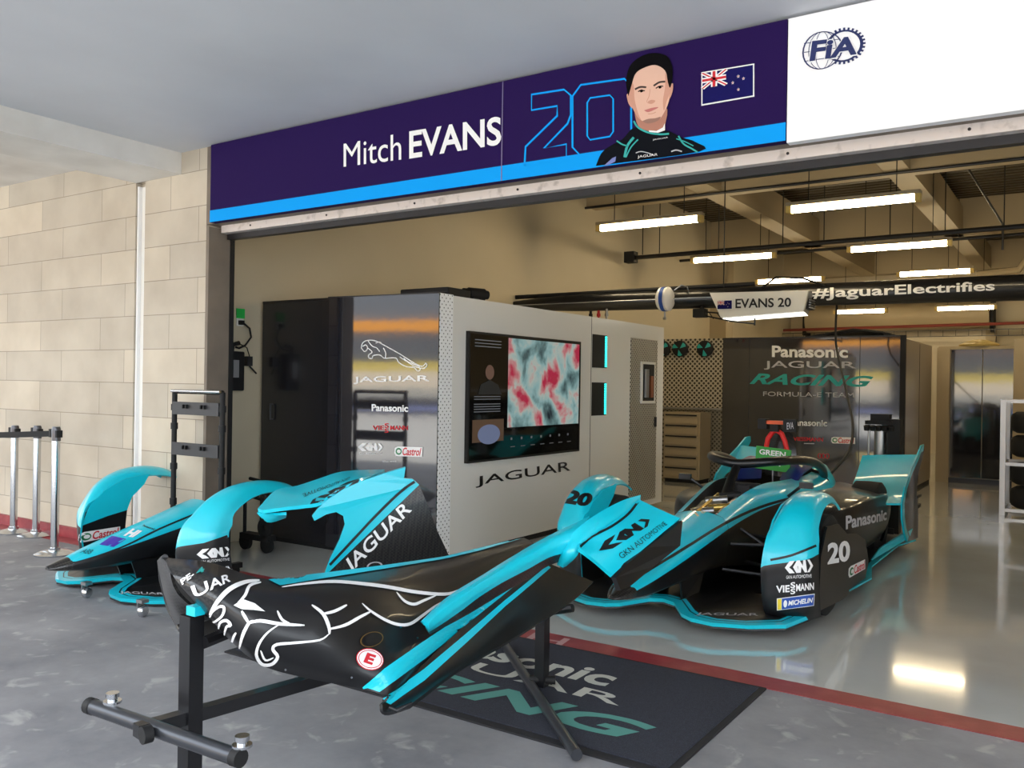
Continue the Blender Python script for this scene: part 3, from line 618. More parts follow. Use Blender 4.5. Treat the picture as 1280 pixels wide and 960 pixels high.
MB().box((-1.78,9.74,.0),(-1.66,9.9,1.19),matte).build('back_column', t)
# ================================================================== OVERHEAD
def boom_pt(s): return V(-6.6+s*5.91, 9.9+s*2.26, 2.577+s*.18)
t = thing('overhead_boom', 'long black overhead service boom with white hashtag lettering across the garage', 'boom', (-3,11,2.65))
MB().tube([boom_pt(0),boom_pt(.06),boom_pt(.15),boom_pt(.6),boom_pt(1),boom_pt(1.5)],[.05,.09,.115,.138,.16,.18],mat('boom_black',(24,24,26),.35,0,.3),28).build('main_tube', t)
MB().tube([boom_pt(-.0)+V(0,.04,.11),boom_pt(.5)+V(0,.04,.17)],.03,matte,10).build('upper_tube', t)
bd = (boom_pt(1)-boom_pt(0)).normalized()
mt_ = MB().tube([boom_pt(0)+V(0,-.15,-.02),boom_pt(.45)+V(0,-.17,0)],.006,steel,6); mt_.build('trim_wire', t)
mb0 = [o for o in t.children if o.name.startswith('main_tube')] or [o for o in COL.objects if o.parent == t and o.name.startswith('main_tube')]
Print().follow(mb0).seen(T('#JaguarElectrifies',.02), homog([(1015,376),(1243,366.5),(1243,351.5),(1015,360.5)]), white, .008, 3).build('hashtag_lettering', t)
MB().tube([boom_pt(.44)+V(0,0,.1),boom_pt(.44)+V(0,0,2.2)],.008,matte,8).build('hanger', t)
m_ = MB(); c = boom_pt(.335)+V(0,-.2,-.01)
g = thing('hose_reel', 'white and blue drum hanging on the overhead boom left of the lit sign', 'reel', c)
MB().lathe(c+V(-.085,0,.0),(1,0,0),[(0,0),(0,.12),(.03,.155),(.06,.155),(.06,.13)],white,28).lathe(c+V(.025,0,0),(1,0,0),[(0,.13),(0,.155),(.03,.155),(.06,.12),(.06,0)],white,28).build('drum', g)
MB().lathe(c+V(-.025,0,0),(1,0,0),[(0,.16),(.05,.16)],blue,28).build('blue_band', g)
MB().tube([c+V(0,0,-.15),c+V(0,0,-.25)],.012,steel,8).tube([c+V(-.02,0,-.25),c+V(.02,0,-.25)],.018,steel,8).build('nozzle', g)
MB().tube([c+V(.08,.1,.12),c+V(.16,.15,.19),c+V(.24,.15,.16),c+V(.25,.2,.06)],.008,steel,6).build('hook', g)
# lit sign
g = thing('name_sign', 'white tapered hanging light box with a flag and a name, below the overhead boom', 'sign', (-3.4,11,2.5))
q = [(901,394.5),(1001,387.5),(1009,364),(887,366)]
YS = 10.62
a = [ony(x,y,YS) for x,y in ((901,397),(1004,389),(1010,363),(887,366))]
back = V(-.06,.40,0)
lightmat = mat('sign_light',(255,255,250),.5,emit=(255,252,240),es=2.2)
m_ = MB(); m_.plate(a, (0,.05,0), offwhite); m_.build('front_panel', g)
A0,A1,A2,A3 = [p+V(0,.05,0) for p in a]
m_ = MB(); m_.add([A1,A2,A2+back,A1+back],[(0,1,2,3)],mat('sign_side',(120,120,122),.4,.4)); m_.add([A0,A3,A3+back,A0+back],[(0,1,2,3)],MATS['sign_side']); m_.add([A2,A3,A3+back,A2+back],[(0,1,2,3)],matte)
m_.add([A0+back,A1+back,A2+back,A3+back],[(0,1,2,3)],MATS['sign_side']); m_.build('housing', g)
MB().add([A0-V(0,0,.005),A1-V(0,0,.005),A1+back-V(0,0,.02),A0+back-V(0,0,.02)],[(0,1,2,3)],lightmat).build('light_panel', g)
m_ = MB(); e = A1+V(-.0,.12,.10); m_.box(e-V(.03,.05,.06),e+V(.03,.2,.06),matte); [m_.box(e+V(.03,-.04,-.05+i*.03),e+V(.05,.18,-.035+i*.03),steel) for i in range(4)]; m_.build('fan_grille', g)
Print().on_quad(T('EVANS 20',.02), [ony(x,y,YS) for x,y in ((919.5,385.5),(989,383.5),(989,372),(919.5,373.5))], ink, (0,-.006,0)).build('name_lettering', g)
pn = Print(); flag([ony(x,y,YS) for x,y in ((897,386.5),(915,386),(915,375.5),(897,376))], pn, .004); pn.build('flag_print', g)
m_ = MB(); m_.tube([boom_pt(.52)+V(0,-.1,.1),boom_pt(.55)+V(0,-.16,.22),boom_pt(.60)+V(0,-.15,.2),boom_pt(.64)+V(0,-.1,.1)],.014,matte,8); tag(m_.build('black_cable'), 'black cable looping over the boom above the lit sign', 'cable')
# bracket under boom and red valves
g = thing('cable_bracket', 'black wall bracket with a folding wire arm hanging under the boom left of the sign', 'bracket', boom_pt(.40))
c = boom_pt(.40)+V(.0,-.05,-.2); MB().box(c-V(.10,.06,.05),c+V(.06,.06,.06),matte).build('block', g)
m_ = MB(); m_.tube([c+V(.05,0,.02),c+V(.65,.15,-.04)],.01,matte,6).tube([c+V(.05,0,-.03),c+V(.35,.05,-.1),c+V(.65,.15,-.14)],.01,matte,6).tube([c+V(.65,.15,-.02),c+V(.65,.15,-.16)],.01,matte,6); [m_.tube([c+V(.1+i*.1,0,.01),c+V(.15+i*.1,.03,-.07)],.006,matte,5) for i in range(5)]; m_.build('wire_arm', g)
MB().tube([c+V(0,0,.05),c+V(0,0,.12)],.03,matte,8).build('clamp', g)
for i, (dx, m_c, lb) in enumerate(((0,matte,'black air valve under the boom, left of the red valve'),(.12,red,'red air valve under the boom above the lit slots'),(.24,steel,'steel air valve under the boom, right of the red valve'))):
    c = boom_pt(.165)+V(dx,.03,-.12); g = thing('air_valve', lb, 'valve', c, group='valves under the boom')
    MB().lathe(c+V(0,0,.03),(0,0,-1),[(0,0),(0,.018),(.06,.018),(.06,.026),(.10,.026),(.10,.014),(.16,.014),(.16,0)],m_c,14).build('valve_body', g)
# fluorescent lamps
LX = [((-5.55,-4.07),(-3.03,-1.58),(-.5,.95)),((-5.6,-4.19),(-3.11,-1.69),(-.6,.85)),((-5.61,-4.28),(-3.0,-1.75),(-.5,.8))]
LY = [(10.32,3.6),(13.72,3.6),(17.08,3.6)]
rn = ['front row','second row','third row','row nearest the back wall']; cn = ['left','middle','right']
def lamp(x0, x1, y, z, lab, hang):
    g = thing('strip_light', lab, 'ceiling lamp', ((x0+x1)/2,y,z), group='strip lights in the garage')
    MB().box((x0,y-.06,z+.035),(x1,y+.06,z+.075),cream).build('housing', g)
    MB().tube([(x0+.05,y,z),(x1-.05,y,z)],.045,tubewarm,14).build('diffuser', g)
    for x in (x0,x1-.06): MB().box((x,y-.05,z-.045),(x+.06,y+.05,z+.04),mat('yellowed_cap',(225,195,110),.5)).build('end_cap', g)
    for x in (x0+.25,x1-.25): MB().tube([(x,y,z+.07),(x,y,hang)],.006,matte,5).build('hanging_wire', g)
for r_ in range(3):
    for c_ in range(3):
        a_, b_ = LX[r_][c_]; lamp(a_, b_, LY[r_][0], LY[r_][1], 'glowing strip light, %s of the %s under the garage ceiling' % (cn[c_], rn[r_]), 4.9)
for c_, (a_, b_) in enumerate(((-4.95,-3.8),(-2.85,-1.68))): lamp(a_, b_, 20.6, 3.25, 'glowing strip light, %s of the row nearest the back wall' % cn[c_*2], 4.9)
# conduits across under ceiling
def pipe(lab, pts, r, m, cat='pipe', name='service_pipe'): return tag(MB().tube(pts, r, m, 8).build(name), lab, cat)
pipe('thin dark conduit along the first beam above the front strip lights', [(-6.6,11.86,4.25),(4.1,11.86,4.25)], .02, dsteel)
g = thing('trunking', 'dark metal trunking with a square end box above the second row of strip lights', 'trunking', (-5,13.4,3.7))
MB().tube([(-6.35,13.1,3.62),(4.0,13.1,3.68)],.035,dsteel,8).build('trunk_tube', g); MB().box((-6.5,13.02,3.54),(-6.32,13.18,3.72),matte).build('end_box', g)
for x in (-6.2,-5.9,-4.9,-3.9,-3.3,-2.4,-1.7,-1.0,-.3): MB().tube([(x,13.1,3.66),(x,13.1,4.9)],.008,matte,5).build('hanging_rod', g)
pipe('thin grey pipe crossing above the third row of strip lights', [(-6.6,15.6,3.9),(4.1,15.6,3.98)], .025, dsteel)
pipe('thin red pipe running across low in front of the back wall', [(-6.5,22.0,2.95),(4.1,22.0,3.05)], .035, mat('red_pipe',(120,50,40),.5))
pipe('cream bent duct near the ceiling at the far right', [(-1.9,19.0,3.75),(-1.2,19.0,3.8),(-1.0,19.0,4.1),(-.2,19.0,4.1),(-.2,19.0,3.8),(2,19,3.8)], .07, cream, 'duct', 'bent_duct')
pipe('thin slanting dark conduit under the corrugated deck at upper right', [(-1.65,12.6,4.88),(-1.2,15.5,4.1),(-1.2,15.5,3.7)], .018, dsteel)
m_ = MB()
for i in range(40): m_.box((-6.5+i*.26,21.9,2.72),(-6.49+i*.26,21.91,2.86),dsteel)
m_.box((-6.5,21.9,2.86),(4,21.92,2.875),dsteel).box((-6.5,21.9,2.72),(4,21.92,2.735),dsteel)
tag(m_.build('cable_tray'), 'thin wire cable tray hanging in front of the back wall', 'cable tray')
# ================================================================== RACE CAR + SPARE NOSE (local: x across, y back from the nose tip, z up)
def mirror(o, name, m=None):
    me = o.data.copy(); [setattr(v, 'co', Vector((-v.co.x, v.co.y, v.co.z))) for v in me.vertices]
    me.flip_normals(); n = bpy.data.objects.new(name, me); COL.objects.link(n); n.parent = o.parent; WM[n] = WM[o.parent]; return n
def cr1(p0,p1,p2,p3,t): return tuple(.5*((2*b)+(c-a)*t+(2*a-5*b+4*c-d)*t*t+(3*b-a-3*c+d)*t**3) for a,b,c,d in zip(p0,p1,p2,p3))
def loft(mb, secs, ringf, segm, sub=5, caps=True):
    S = []
    for i in range(len(secs)-1):
        a = secs[max(i-1,0)]; d = secs[min(i+2,len(secs)-1)]
        for k in range(sub): S.append(cr1(a,secs[i],secs[i+1],d,k/sub))
    S.append(secs[-1]); rings = [ringf(*s) for s in S]; n = len(rings[0]); vs = [p for r in rings for p in r]
    for j in range(n):
        fs = [(i*n+j, i*n+(j+1)%n, (i+1)*n+(j+1)%n, (i+1)*n+j) for i in range(len(rings)-1)]
        mb.add(vs, fs, segm(j, n), True)
    if caps: mb.add(rings[0], [tuple(range(n))], segm(0,n)); mb.add(rings[-1], [tuple(range(n-1,-1,-1))], segm(0,n))
    return mb
def tubring(y, hw, zb, ze, zt, dep):
    h = [(0,zb),(.72*hw,zb),(.95*hw,zb+.2*(ze-zb)),(hw,zb+.65*(ze-zb)),(hw,ze),(.93*hw,ze+.45*(zt-ze)),(.78*hw,ze+.82*(zt-ze)),(.58*hw,zt-.004),(.53*hw,zt-dep*.9),(.3*hw,zt+.01*(dep<.01)-dep),(0,zt+.012*(dep<.01)-dep)]
    return [V(x,y,z) for x,z in h] + [V(-x,y,z) for x,z in h[-2:0:-1]]
def tubseg(insert):
    def f(j, n):
        k = j if j < 10 else 19-j
        return black if k < 4 else (teal if (k < 7 or not insert) else carbon_m)
    return f
NOSE = [(0,.04,.262,.276,.285,0),(.04,.068,.25,.284,.30,0),(.25,.115,.235,.325,.362,0),(.6,.15,.24,.385,.45,0),(1.0,.19,.25,.465,.545,0),(1.27,.215,.25,.52,.61,0)]
def wing_points():
    L = [(0,.66,.125),(.09,.63,.12),(.21,.46,.105),(.29,.41,.10),(.43,.405,.095),(.62,.50,.09),(.80,.63,.095),(.885,.95,.11)]
    I = [(0,.77,.13),(.13,.74,.125),(.26,.56,.11),(.33,.50,.105),(.43,.495,.10),(.58,.57,.095),(.74,.70,.10),(.80,.95,.115)]
    return L, I
def fender_rows(side):
    pr_ = [(.80,.085,.65,.90,.14),(.74,.15,.635,.905,.16),(.71,.28,.63,.905,.16),(.70,.42,.63,.905,.14),(.75,.56,.64,.90,.12),(.86,.69,.65,.89,.10),(1.03,.775,.66,.88,.08),(1.24,.80,.66,.88,.05),(1.42,.775,.67,.885,.02),(1.53,.73,.68,.885,0)]
    rows = []
    for (y,z,xi,xo,dy) in pr_:
        top = 1 if z > .6 else 0
        r = [(xi*side,y+.05*top,z-.05*top),((xi+.04)*side,y,z),((xi*.5+xo*.5)*side,y+dy*.3,z+.015*top),((xo-.04)*side,y+dy*.7,z),(xo*side,y+dy+.06*(1-top),z-.05*top)]
        if abs(z-.42) < .001: r = [(a_,b_,c_+.022*j-.02) for j,(a_,b_,c_) in enumerate(r)]
        rows.append(r)
    return rows
def front_assembly(root, cut=0.):
    fy = lambda secs: [(cut+s_[0]*(1.27-cut)/1.27,)+tuple(s_[1:]) for s_ in secs]
    if True:
        nm = MB(); loft(nm, fy(NOSE), tubring, tubseg(False)); no = nm.build('nose', root, local=True)
        tp = MB(); loft(tp, fy([(-.07,.02,.262,.268,.275,0),(-.03,.045,.255,.272,.284,0),(.04,.074,.247,.286,.304,0),(.09,.086,.243,.294,.315,0)]), lambda *a: [v + V(0,0,.001) for v in tubring(*a)], lambda j,n: carbon_m, 3); tp.build('nose_tip', root, local=True)
    L, I = wing_points(); m_ = MB()
    for s in (1,-1):
        Lp = [V(x*s,y,z) for x,y,z in L]; Ip = [V(x*s,y,z) for x,y,z in I]
        q = []
        for i in range(len(Lp)-1):
            A,B,C_,D = Lp[i],Lp[i+1],Ip[i+1],Ip[i]
            e1 = lambda a,b,t: a*(1-t)+b*t
            for t0,t1,mm in ((0,.62,teal),(.62,.72,ink),(.72,1,teal)):
                m_.add([e1(A,D,t0),e1(B,C_,t0),e1(B,C_,t1),e1(A,D,t1)],[(0,1,2,3)],mm)
            m_.add([A,B,B-V(0,-.015,.03),A-V(0,-.015,.03)],[(0,1,2,3)],teal)
        inner = Ip + [V(.84*s,1.3,.12),V(.3*s,1.22,.11),V(0,1.15,.12)]
        m_.plate([p-V(0,0,.002) for p in inner],(0,0,-.025),black,black)
        m_.plate([p-V(0,-.01,.026) for p in Lp]+[p-V(0,0,.026) for p in Ip[::-1]],(0,0,-.01),black)
    wi = m_.build('front_wing', root, local=True, weld=False)
    for s in (1,-1): MB().plate([(.1*s,.72,.11),(.1*s,1.0,.11),(.13*s,1.02,.27),(.11*s,.66,.27)],(.012*s,0,0),black).build('wing_pylon', root, local=True, weld=False)
    fo = []
    for s in (1,-1):
        m_ = MB(); m_.grid(fender_rows(s), teal, 8, .014*(-s), lambda u,v: black if u < .333 else teal)
        f_ = m_.build('wheel_cover', root, local=True); fo.append(f_)
        fl = MB(); xs = .637*s
        fl.plate([(xs,.80,.09),(xs,.745,.15),(xs,.715,.28),(xs,.705,.42),(xs,.90,.47),(xs,1.06,.50),(xs,1.04,.3),(xs,1.06,.09)],(.012*s,0,0),black)
        fl.plate([(xs,.705,.42),(xs,.76,.565),(xs,.88,.675),(xs,1.05,.75),(xs,1.25,.775),(xs,1.20,.69),(xs,1.10,.60),(xs,1.06,.50),(xs,.90,.47)],(.012*s,0,0),teal)
        fl.build('inner_fairing', f_, local=True, weld=False)
    return wi, fo
car = thing('race_car', 'teal and black open-wheel race car parked facing out of the garage', 'race car', (-2.3,4.58,0))
wi, (fn, ff) = front_assembly(car)
nose = [o for o in COL.objects if o.parent == car and o.name.startswith('nose')]
# tub and engine cover
TUB = [(1.27,.216,.25,.52,.612,.05),(1.5,.235,.22,.555,.665,.06),(1.8,.27,.18,.595,.725,.07),(2.1,.32,.14,.62,.76,.16),(2.5,.37,.11,.635,.755,.28),(3.0,.41,.10,.64,.75,.28),(3.3,.42,.10,.64,.77,.02)]
tub = loft(MB(), TUB, tubring, tubseg(True), 6).build('chassis_tub', car, local=True)
ENG = [(3.28,.42,.10,.63,.80,0),(3.45,.40,.10,.62,.86,0),(3.7,.36,.10,.58,.82,0),(4.1,.28,.12,.50,.70,0),(4.5,.2,.14,.42,.58,0),(4.85,.12,.16,.34,.46,0)]
eng = loft(MB(), ENG, tubring, tubseg(False), 6).build('engine_cover', car, local=True)
hm = MB()
for y,x,r,m_c in ((1.40,-.04,.03,steel),(1.5,.05,.025,mat('gold_part',(200,170,90),.3,.8)),(1.62,-.02,.03,steel),(1.34,.03,.022,matte),(1.72,.05,.028,matte)):
    z = .56+(y-1.3)*.28; hm.tube([(x-.07,y,z),(x+.08,y+.05,z+.02)],r,m_c,12)
hm.tube([(-.05,1.35,.6),(-.04,1.75,.69)],.014,MATS['gold_part']).tube([(.09,1.35,.59),(.1,1.75,.68)],.012,steel)
hm.build('suspension_hatch_parts', car, local=True)
MB().box((-.12,2.22,.60),(.12,2.26,.74),matte).box((-.05,2.2,.64),(.05,2.22,.72),dsteel).tube([(0,2.26,.66),(0,2.5,.6)],.02,dsteel).build('steering_wheel', car, local=True)
hr = MB()
for s in (1,-1): hr.grid([[(.10*s,2.9,.70),(.12*s,3.0,.80),(.13*s,3.12,.84)],[(.2*s,2.75,.70),(.24*s,2.85,.82),(.24*s,3.1,.86)],[(.27*s,2.7,.70),(.3*s,2.8,.78),(.30*s,3.1,.82)]],mat('headrest_blue',(30,45,110),.4,0,.3),4,.03*s)
hr.build('headrest', car, local=True)
MB().grid([[(-.14,3.18,.72),(0,3.12,.72),(.14,3.18,.72)],[(-.13,3.2,.95),(0,3.15,.95),(.13,3.2,.95)],[(-.08,3.24,1.10),(0,3.2,1.13),(.08,3.24,1.10)]],carbon_m,4,.04).build('roll_hoop_fairing', car, local=True)
HL = [(0,1.80,.66),(0,1.92,.80),(0,2.06,.895)]
MB().tube([V(*p) for p in HL], [.045,.035,.03], black, 12).build('halo_pillar', car, local=True)
hp = [(.33,3.35,.70),(.37,3.15,.80),(.385,2.85,.88),(.36,2.5,.925),(.27,2.22,.93),(.12,2.08,.915),(0,2.05,.905)]
hp = [V(*p) for p in hp]; hp = hp+[V(-p.x,p.y,p.z) for p in hp[-2::-1]]
def dens3(l, n=4):
    o = []
    for i in range(len(l)-1):
        a = l[max(i-1,0)]; d = l[min(i+2,len(l)-1)]
        for k in range(n): o.append(V(*cr1(a,l[i],l[i+1],d,k/n)))
    return o+[l[-1]]
halo = MB().tube(dens3(hp), .036, black, 14).build('halo_ring', car, local=True)
sp_ = MB()
for s in (1,):
    rows = []
    for (y,xo,zb,zt) in ((2.25,.50,.22,.52),(2.5,.70,.17,.58),(3.0,.76,.15,.60),(3.6,.77,.15,.58),(4.1,.74,.16,.55),(4.5,.62,.16,.48)):
        rows.append([(.3,y,zt+.06),(xo-.16,y,zt+.02),(xo-.04,y,zt-.01),(xo,y,zt-.06),(xo+.01,y,(zt+zb)/2),(xo-.04,y,zb+.03),(xo-.15,y,zb-.03),(.25,y,zb-.05)])
    sp_.grid(rows, black, 4, .015, lambda u,v: carbon_m if v < .33 else black)
pod = sp_.build('sidepod', car, local=True); mirror(pod, 'sidepod')
# underfloor with teal edge
fm = MB()
for s in (1,-1):
    out = [(.30,1.25),(.62,1.62),(.84,1.72),(.89,2.3),(.80,2.75),(.80,3.9),(.88,4.3),(.60,4.5),(.0,4.5)]
    fm.plate([(x*s,y,.085) for x,y in [(0,1.2)]+out],(0,0,-.03),black)
    for (x0,y0),(x1,y1) in zip(out[1:6],out[2:7]): fm.plate([(x0*s,y0,.087),(x1*s,y1,.087),((x1+.06)*s,y1+.0,.10),((x0+.06)*s,y0-.0,.10)],(0,0,-.012),teal)
fm.build('underfloor', car, local=True, weld=False)
dm = MB().plate([(.80,3.0,.10),(.88,4.25,.12),(.90,4.3,.20),(.82,3.9,.16),(.79,3.4,.14)],(.012,0,0),teal); d_ = dm.build('diffuser_edge', car, local=True, weld=False); mirror(d_, 'diffuser_edge')
# panel carrying the side number
dp = [(.905,y,z) for y,z in ((.97,.12),(1.6,.07),(2.28,.07),(2.40,.2),(2.28,.38),(2.0,.46),(1.7,.50),(1.45,.60),(1.15,.62),(1.0,.45))]
sidep = MB().plate(dp,(-.014,0,0),black).build('wheel_fairing', car, local=True, weld=False); mirror(sidep, 'wheel_fairing')
# rear wings: sloping winglet and endplate
for s in (1,-1):
    rows = [[(.40*s,y-.1,z),((.52)*s,y-.04,z+.01),(.70*s,y,z+.02),(.885*s,y+.03,z+.03)] for (y,z) in ((3.75,.46),(4.05,.52),(4.32,.62),(4.55,.76),(4.66,.84))]
    MB().grid(rows, teal, 4, .018*s, lambda u,v: teal).build('rear_winglet', car, local=True)
    e = [(4.12,.10),(4.70,.06),(4.72,.28),(4.60,.50),(4.66,.68),(4.86,.80),(5.02,.90),(5.0,.955),(4.86,.95),(4.62,.86),(4.30,.76),(3.98,.62),(3.84,.48),(3.86,.34),(3.98,.2)]
    ep = MB().plate([(.895*s,y,z) for y,z in e],(-.016*s,0,0),black,teal).build('endplate', car, local=True, weld=False)
    m_ = MB(); fr = [(y,z) for y,z in e[7:]+e[:1]]
    for i in range(len(fr)-1):
        (y0,z0),(y1,z1) = fr[i],fr[i+1]; cy,cz = 4.5,.45
        q_ = lambda y,z,k: (.898*s, y+(cy-y)*k, z+(cz-z)*k)
        m_.add([q_(y0,z0,0),q_(y1,z1,0),q_(y1,z1,.13),q_(y0,z0,.13)],[(0,1,2,3)],teal)
    m_.build('leading_edge_paint', ep, local=True, weld=False)
    MB().box((.88*s-.01,4.7,.34),(.88*s+.01,4.9,.37),matte).box((.88*s-.01,4.7,.44),(.88*s+.01,4.92,.46),matte).build('rear_bracket', car, local=True, weld=False)
# wheels
def wheel(x, y, r, w):
    t_ = MB().lathe((x-w/2,y,r),(1,0,0),[(0,r*.62),(0,r*.9),(.02,r*.985),(w/2,r),(w-.02,r*.985),(w,r*.9),(w,r*.62)],rubber,40).build('tyre', car, local=True)
    MB().lathe((x-w/2+.02,y,r),(1,0,0),[(0,0),(0,r*.6),(w*.3,r*.63),(w*.7,r*.63),(w-.04,r*.6),(w-.04,r*.5),(w-.08,r*.16),(w-.06,0)],dsteel,28).build('rim', t_, local=True)
for s in (1,-1): wheel(.76*s,1.38,.335,.24); wheel(.60*s,3.86,.33,.25)
for s in (1,-1):
    for a_, b_ in (((.24,1.25,.42),(.68,1.34,.44)),((.25,1.6,.44),(.68,1.40,.44)),((.2,1.2,.25),(.68,1.32,.22)),((.22,1.62,.24),(.68,1.42,.22)),((.24,1.45,.5),(.66,1.38,.28)),((.3,4.3,.35),(.6,4.25,.42)),((.25,4.0,.22),(.6,4.2,.22))):
        a_ = V(*a_); b_ = V(*b_); a_.x *= s; b_.x *= s; MB().tube([a_,b_],.013,dsteel,8).build('suspension_arm', car, local=True)
for s in (1,-1):
    MB().tube([(.34*s,2.25,.66),(.44*s,2.2,.74)],.012,black,8).box((min(.44*s,.54*s),2.18,.735),(max(.44*s,.54*s),2.21,.78),black).build('mirror', car, local=True)
# red lifting strap, tee camera, small name box
YH = 4.58+3.1
m_ = MB().tube([ony(x,y,YH) for x,y in ((957,563),(960,548),(966,540),(971,538),(977,542),(981,551),(984,564))],.022,mat('red_strap',(225,40,38),.5),10); m_.build('roll_hoop_strap', car)
m_ = MB(); c = ony(969,528,YH); m_.box(c-V(.07,.05,.015),c+V(.1,.05,.015),mat('orange_part',(235,95,45),.5)).box(c-V(.03,.05,.08),c+V(.04,.04,-.015),matte).box(c-V(.14,.05,.06),c+V(-.06,.05,.03),matte); m_.build('camera_pod', car)
c = ony(988,532,YH-.1); nb_ = MB().box(c-V(.055,.03,.055),c+V(.055,.03,.055),matte).build('name_box', car)
Print().on_quad(T('EVA',.01), [ony(a,b,YH-.14) for a,b in ((983.5,537),(992,536),(992,527.5),(983.5,528.5))], grey_ink, (0,0,0)).build('name_lettering', nb_)
g = thing('green_light_sign', 'green rectangular board with white words standing in the cockpit behind the halo', 'sign', ony(966,590,YH-.3))
YG = YH-.22
pts = [ony(a,b,YG) for a,b in ((943.5,585),(987,591),(989,563),(945.5,557))]
gs = MB().plate(pts,(0,.012,0),mat('sign_green',(50,160,60),.5)).build('board', g)
Print().on_quad(T('GREEN',.03), [ony(a,b,YG) for a,b in ((949,567.5),(982,572),(982.5,565),(949.5,561))], white, (0,-.003,0)).on_quad(T('LIGHT',.03), [ony(a,b,YG) for a,b in ((949,579.5),(978,583.5),(978.5,576),(949.5,572))], white, (0,-.003,0)).build('lettering', g)
MB().tube([ony(966,585,YG+.02),ony(966,610,YG+.02)],.008,steel,6).build('stem', g)
cb = [boom_pt(.66)+V(0,0,-.1),P(1045,430,11.0),P(1058,490,9.8),P(1066,530,9.0),P(1062,562,8.4),P(1045,585,8.0),P(1030,600,7.85)]
tag(MB().tube(dens3([Vector(p) for p in cb]),.014,matte,8).build('umbilical_cable'), 'long black cable hanging from the overhead boom down to the race car', 'cable')
# --- markings on the car
def poly_px(pts, smooth=False): return poly2d(spline2(pts+[pts[0]])[:-1] if smooth else pts)
def mark(name, parent, objs, items, off=.0025, mx=6):
    pr = Print().follow(objs)
    for it in items: sh, f, m = it[:3]; pr.seen(sh, f, m, off*(it[3] if len(it) > 3 else 1), mx)
    return pr.build(name, parent)
body = [nose[0], tub, eng]
mark('body_stripe', car, body, [(stroke2d([(796,722),(850,689),(903,656),(950,634),(1000,620),(1035,613)],3.4), ID, ink), (stroke2d([(824,644),(850,620),(877,600)],2.2), ID, ink)])
mark('nose_lettering', tub, [tub, nose[0]], [(T('Panasonic',.03), homog([(872,646),(916,624),(909,615),(862,636)]), mat('pale_gold_ink',(220,205,160),.4))])  # sponsor word drawn in pale gold over the tub and nose
FN = lambda q: homog(q)
mark('arrow_logo', fn, [fn], [(s_, FN([(981,722),(1016,720),(1016,699),(981,702)]), white) for s_ in gkn_shapes()])
mark('sponsor_lettering', fn, [fn], [(T('VIE',.03), FN([(970,741),(987,740),(987,731),(970,732)]), white), (T('MANN',.03), FN([(995,739),(1017,737),(1017,728),(995,730)]), white), (T('S',.03), FN([(988,735),(994,735),(994,727),(988,728)]), white), (T('S',.03), FN([(988,743),(994,742),(994,735),(988,736)]), white)])
mark('tyre_maker_logo', fn, [fn], [(rect2d(), FN([(971,763),(1017,757),(1018,742),(971,748)]), white), (rect2d(.13,.05,.98,.95), FN([(971,763),(1017,757),(1018,742),(971,748)]), blue, 1.6), (rect2d(.02,.05,.12,.95), FN([(971,763),(1017,757),(1018,742),(971,748)]), yellow, 1.6), (place2d(T('MICHELIN',.03,.2),.3,.3,.95,.72), FN([(971,763),(1017,757),(1018,742),(971,748)]), white, 2.4), (ell2d(.22,.5,.05,.3), FN([(971,763),(1017,757),(1018,742),(971,748)]), white, 2.4)])
mark('cover_stripe', fn, [fn], [(stroke2d([(963,700),(990,694),(1020,682)],3), ID, ink)])
mark('cover_stripe', ff, [ff], [(stroke2d([(691,664),(697,668),(715,660),(737,647)],2.4,smooth=False), ID, ink)])
mark('number_print', ff, [ff], [(place2d(T('20',.06),0,0,1,1), FN([(702,629),(735,634),(743,618),(712,612)]), ink)], .004, 3)
mark('oil_logo', ff, [ff], [(poly2d([(0,0),(1,0),(1,1),(0,1)]), FN([(692,695),(706,691),(706,685),(692,688)]), white), (place2d(T('Ca',.03),.3,.1,.95,.9), FN([(692,695),(706,691),(706,685),(692,688)]), red, 2)])
mark('number_print', sidep, [sidep], [(T('20',.04), FN([(1034,706),(1062,701),(1062,675),(1034,679)]), white)])
oi = []; castrol(None, lambda s_, m, l: oi.append((s_, FN([(1060,723),(1081,711),(1081,699),(1060,709)]), m, l)))
mark('oil_logo', sidep, [sidep], oi)
mark('sponsor_lettering', pod, [pod], [(T('Panasonic',.03), FN([(1057,662),(1108,650),(1108,636),(1057,645)]), grey_ink)], mx=4)
mark('wing_lettering', wi, [wi], [(T('JAGUAR',.01), FN([(868,770),(948,771),(948,767),(872,766)]), grey_ink)])
# --- spare nose
sn = thing('spare_nose', 'spare teal and black nose with wing and wheel covers on casters at left', 'car nose', (-5.77,2.96,-.045), -.05)
swi, (sfn, sff) = front_assembly(sn, .2)
snose = [o for o in COL.objects if o.parent == sn and o.name.startswith('nose')]
MB().plate([(-.2,1.272,.26),(.2,1.272,.26),(.2,1.272,.50),(.12,1.272,.6),(-.12,1.272,.6),(-.2,1.272,.50)],(0,.02,0),matte).build('mounting_face', sn, local=True)
for i, (px,py) in enumerate(((108,741),(178,764),(262,748))):
    c = onz(px,py,.036); w_ = MB().lathe(c+V(-.02,0,0),(1,.3,0),[(0,0),(0,.03),(.008,.036),(.03,.036),(.038,.03),(.038,0)],chrome,20).build('caster', sn)
    MB().box(c+V(-.03,-.02,.0),c+V(-.02,.02,.075),steel).box(c+V(-.03,-.025,.055),c+V(.03,.025,.075),steel).build('caster_fork', w_)
sbody = snose
mark('number_print', sff, [sff], [(T('20',.06), FN([(138,616),(158,624),(177,606),(158,600)]), ink)])
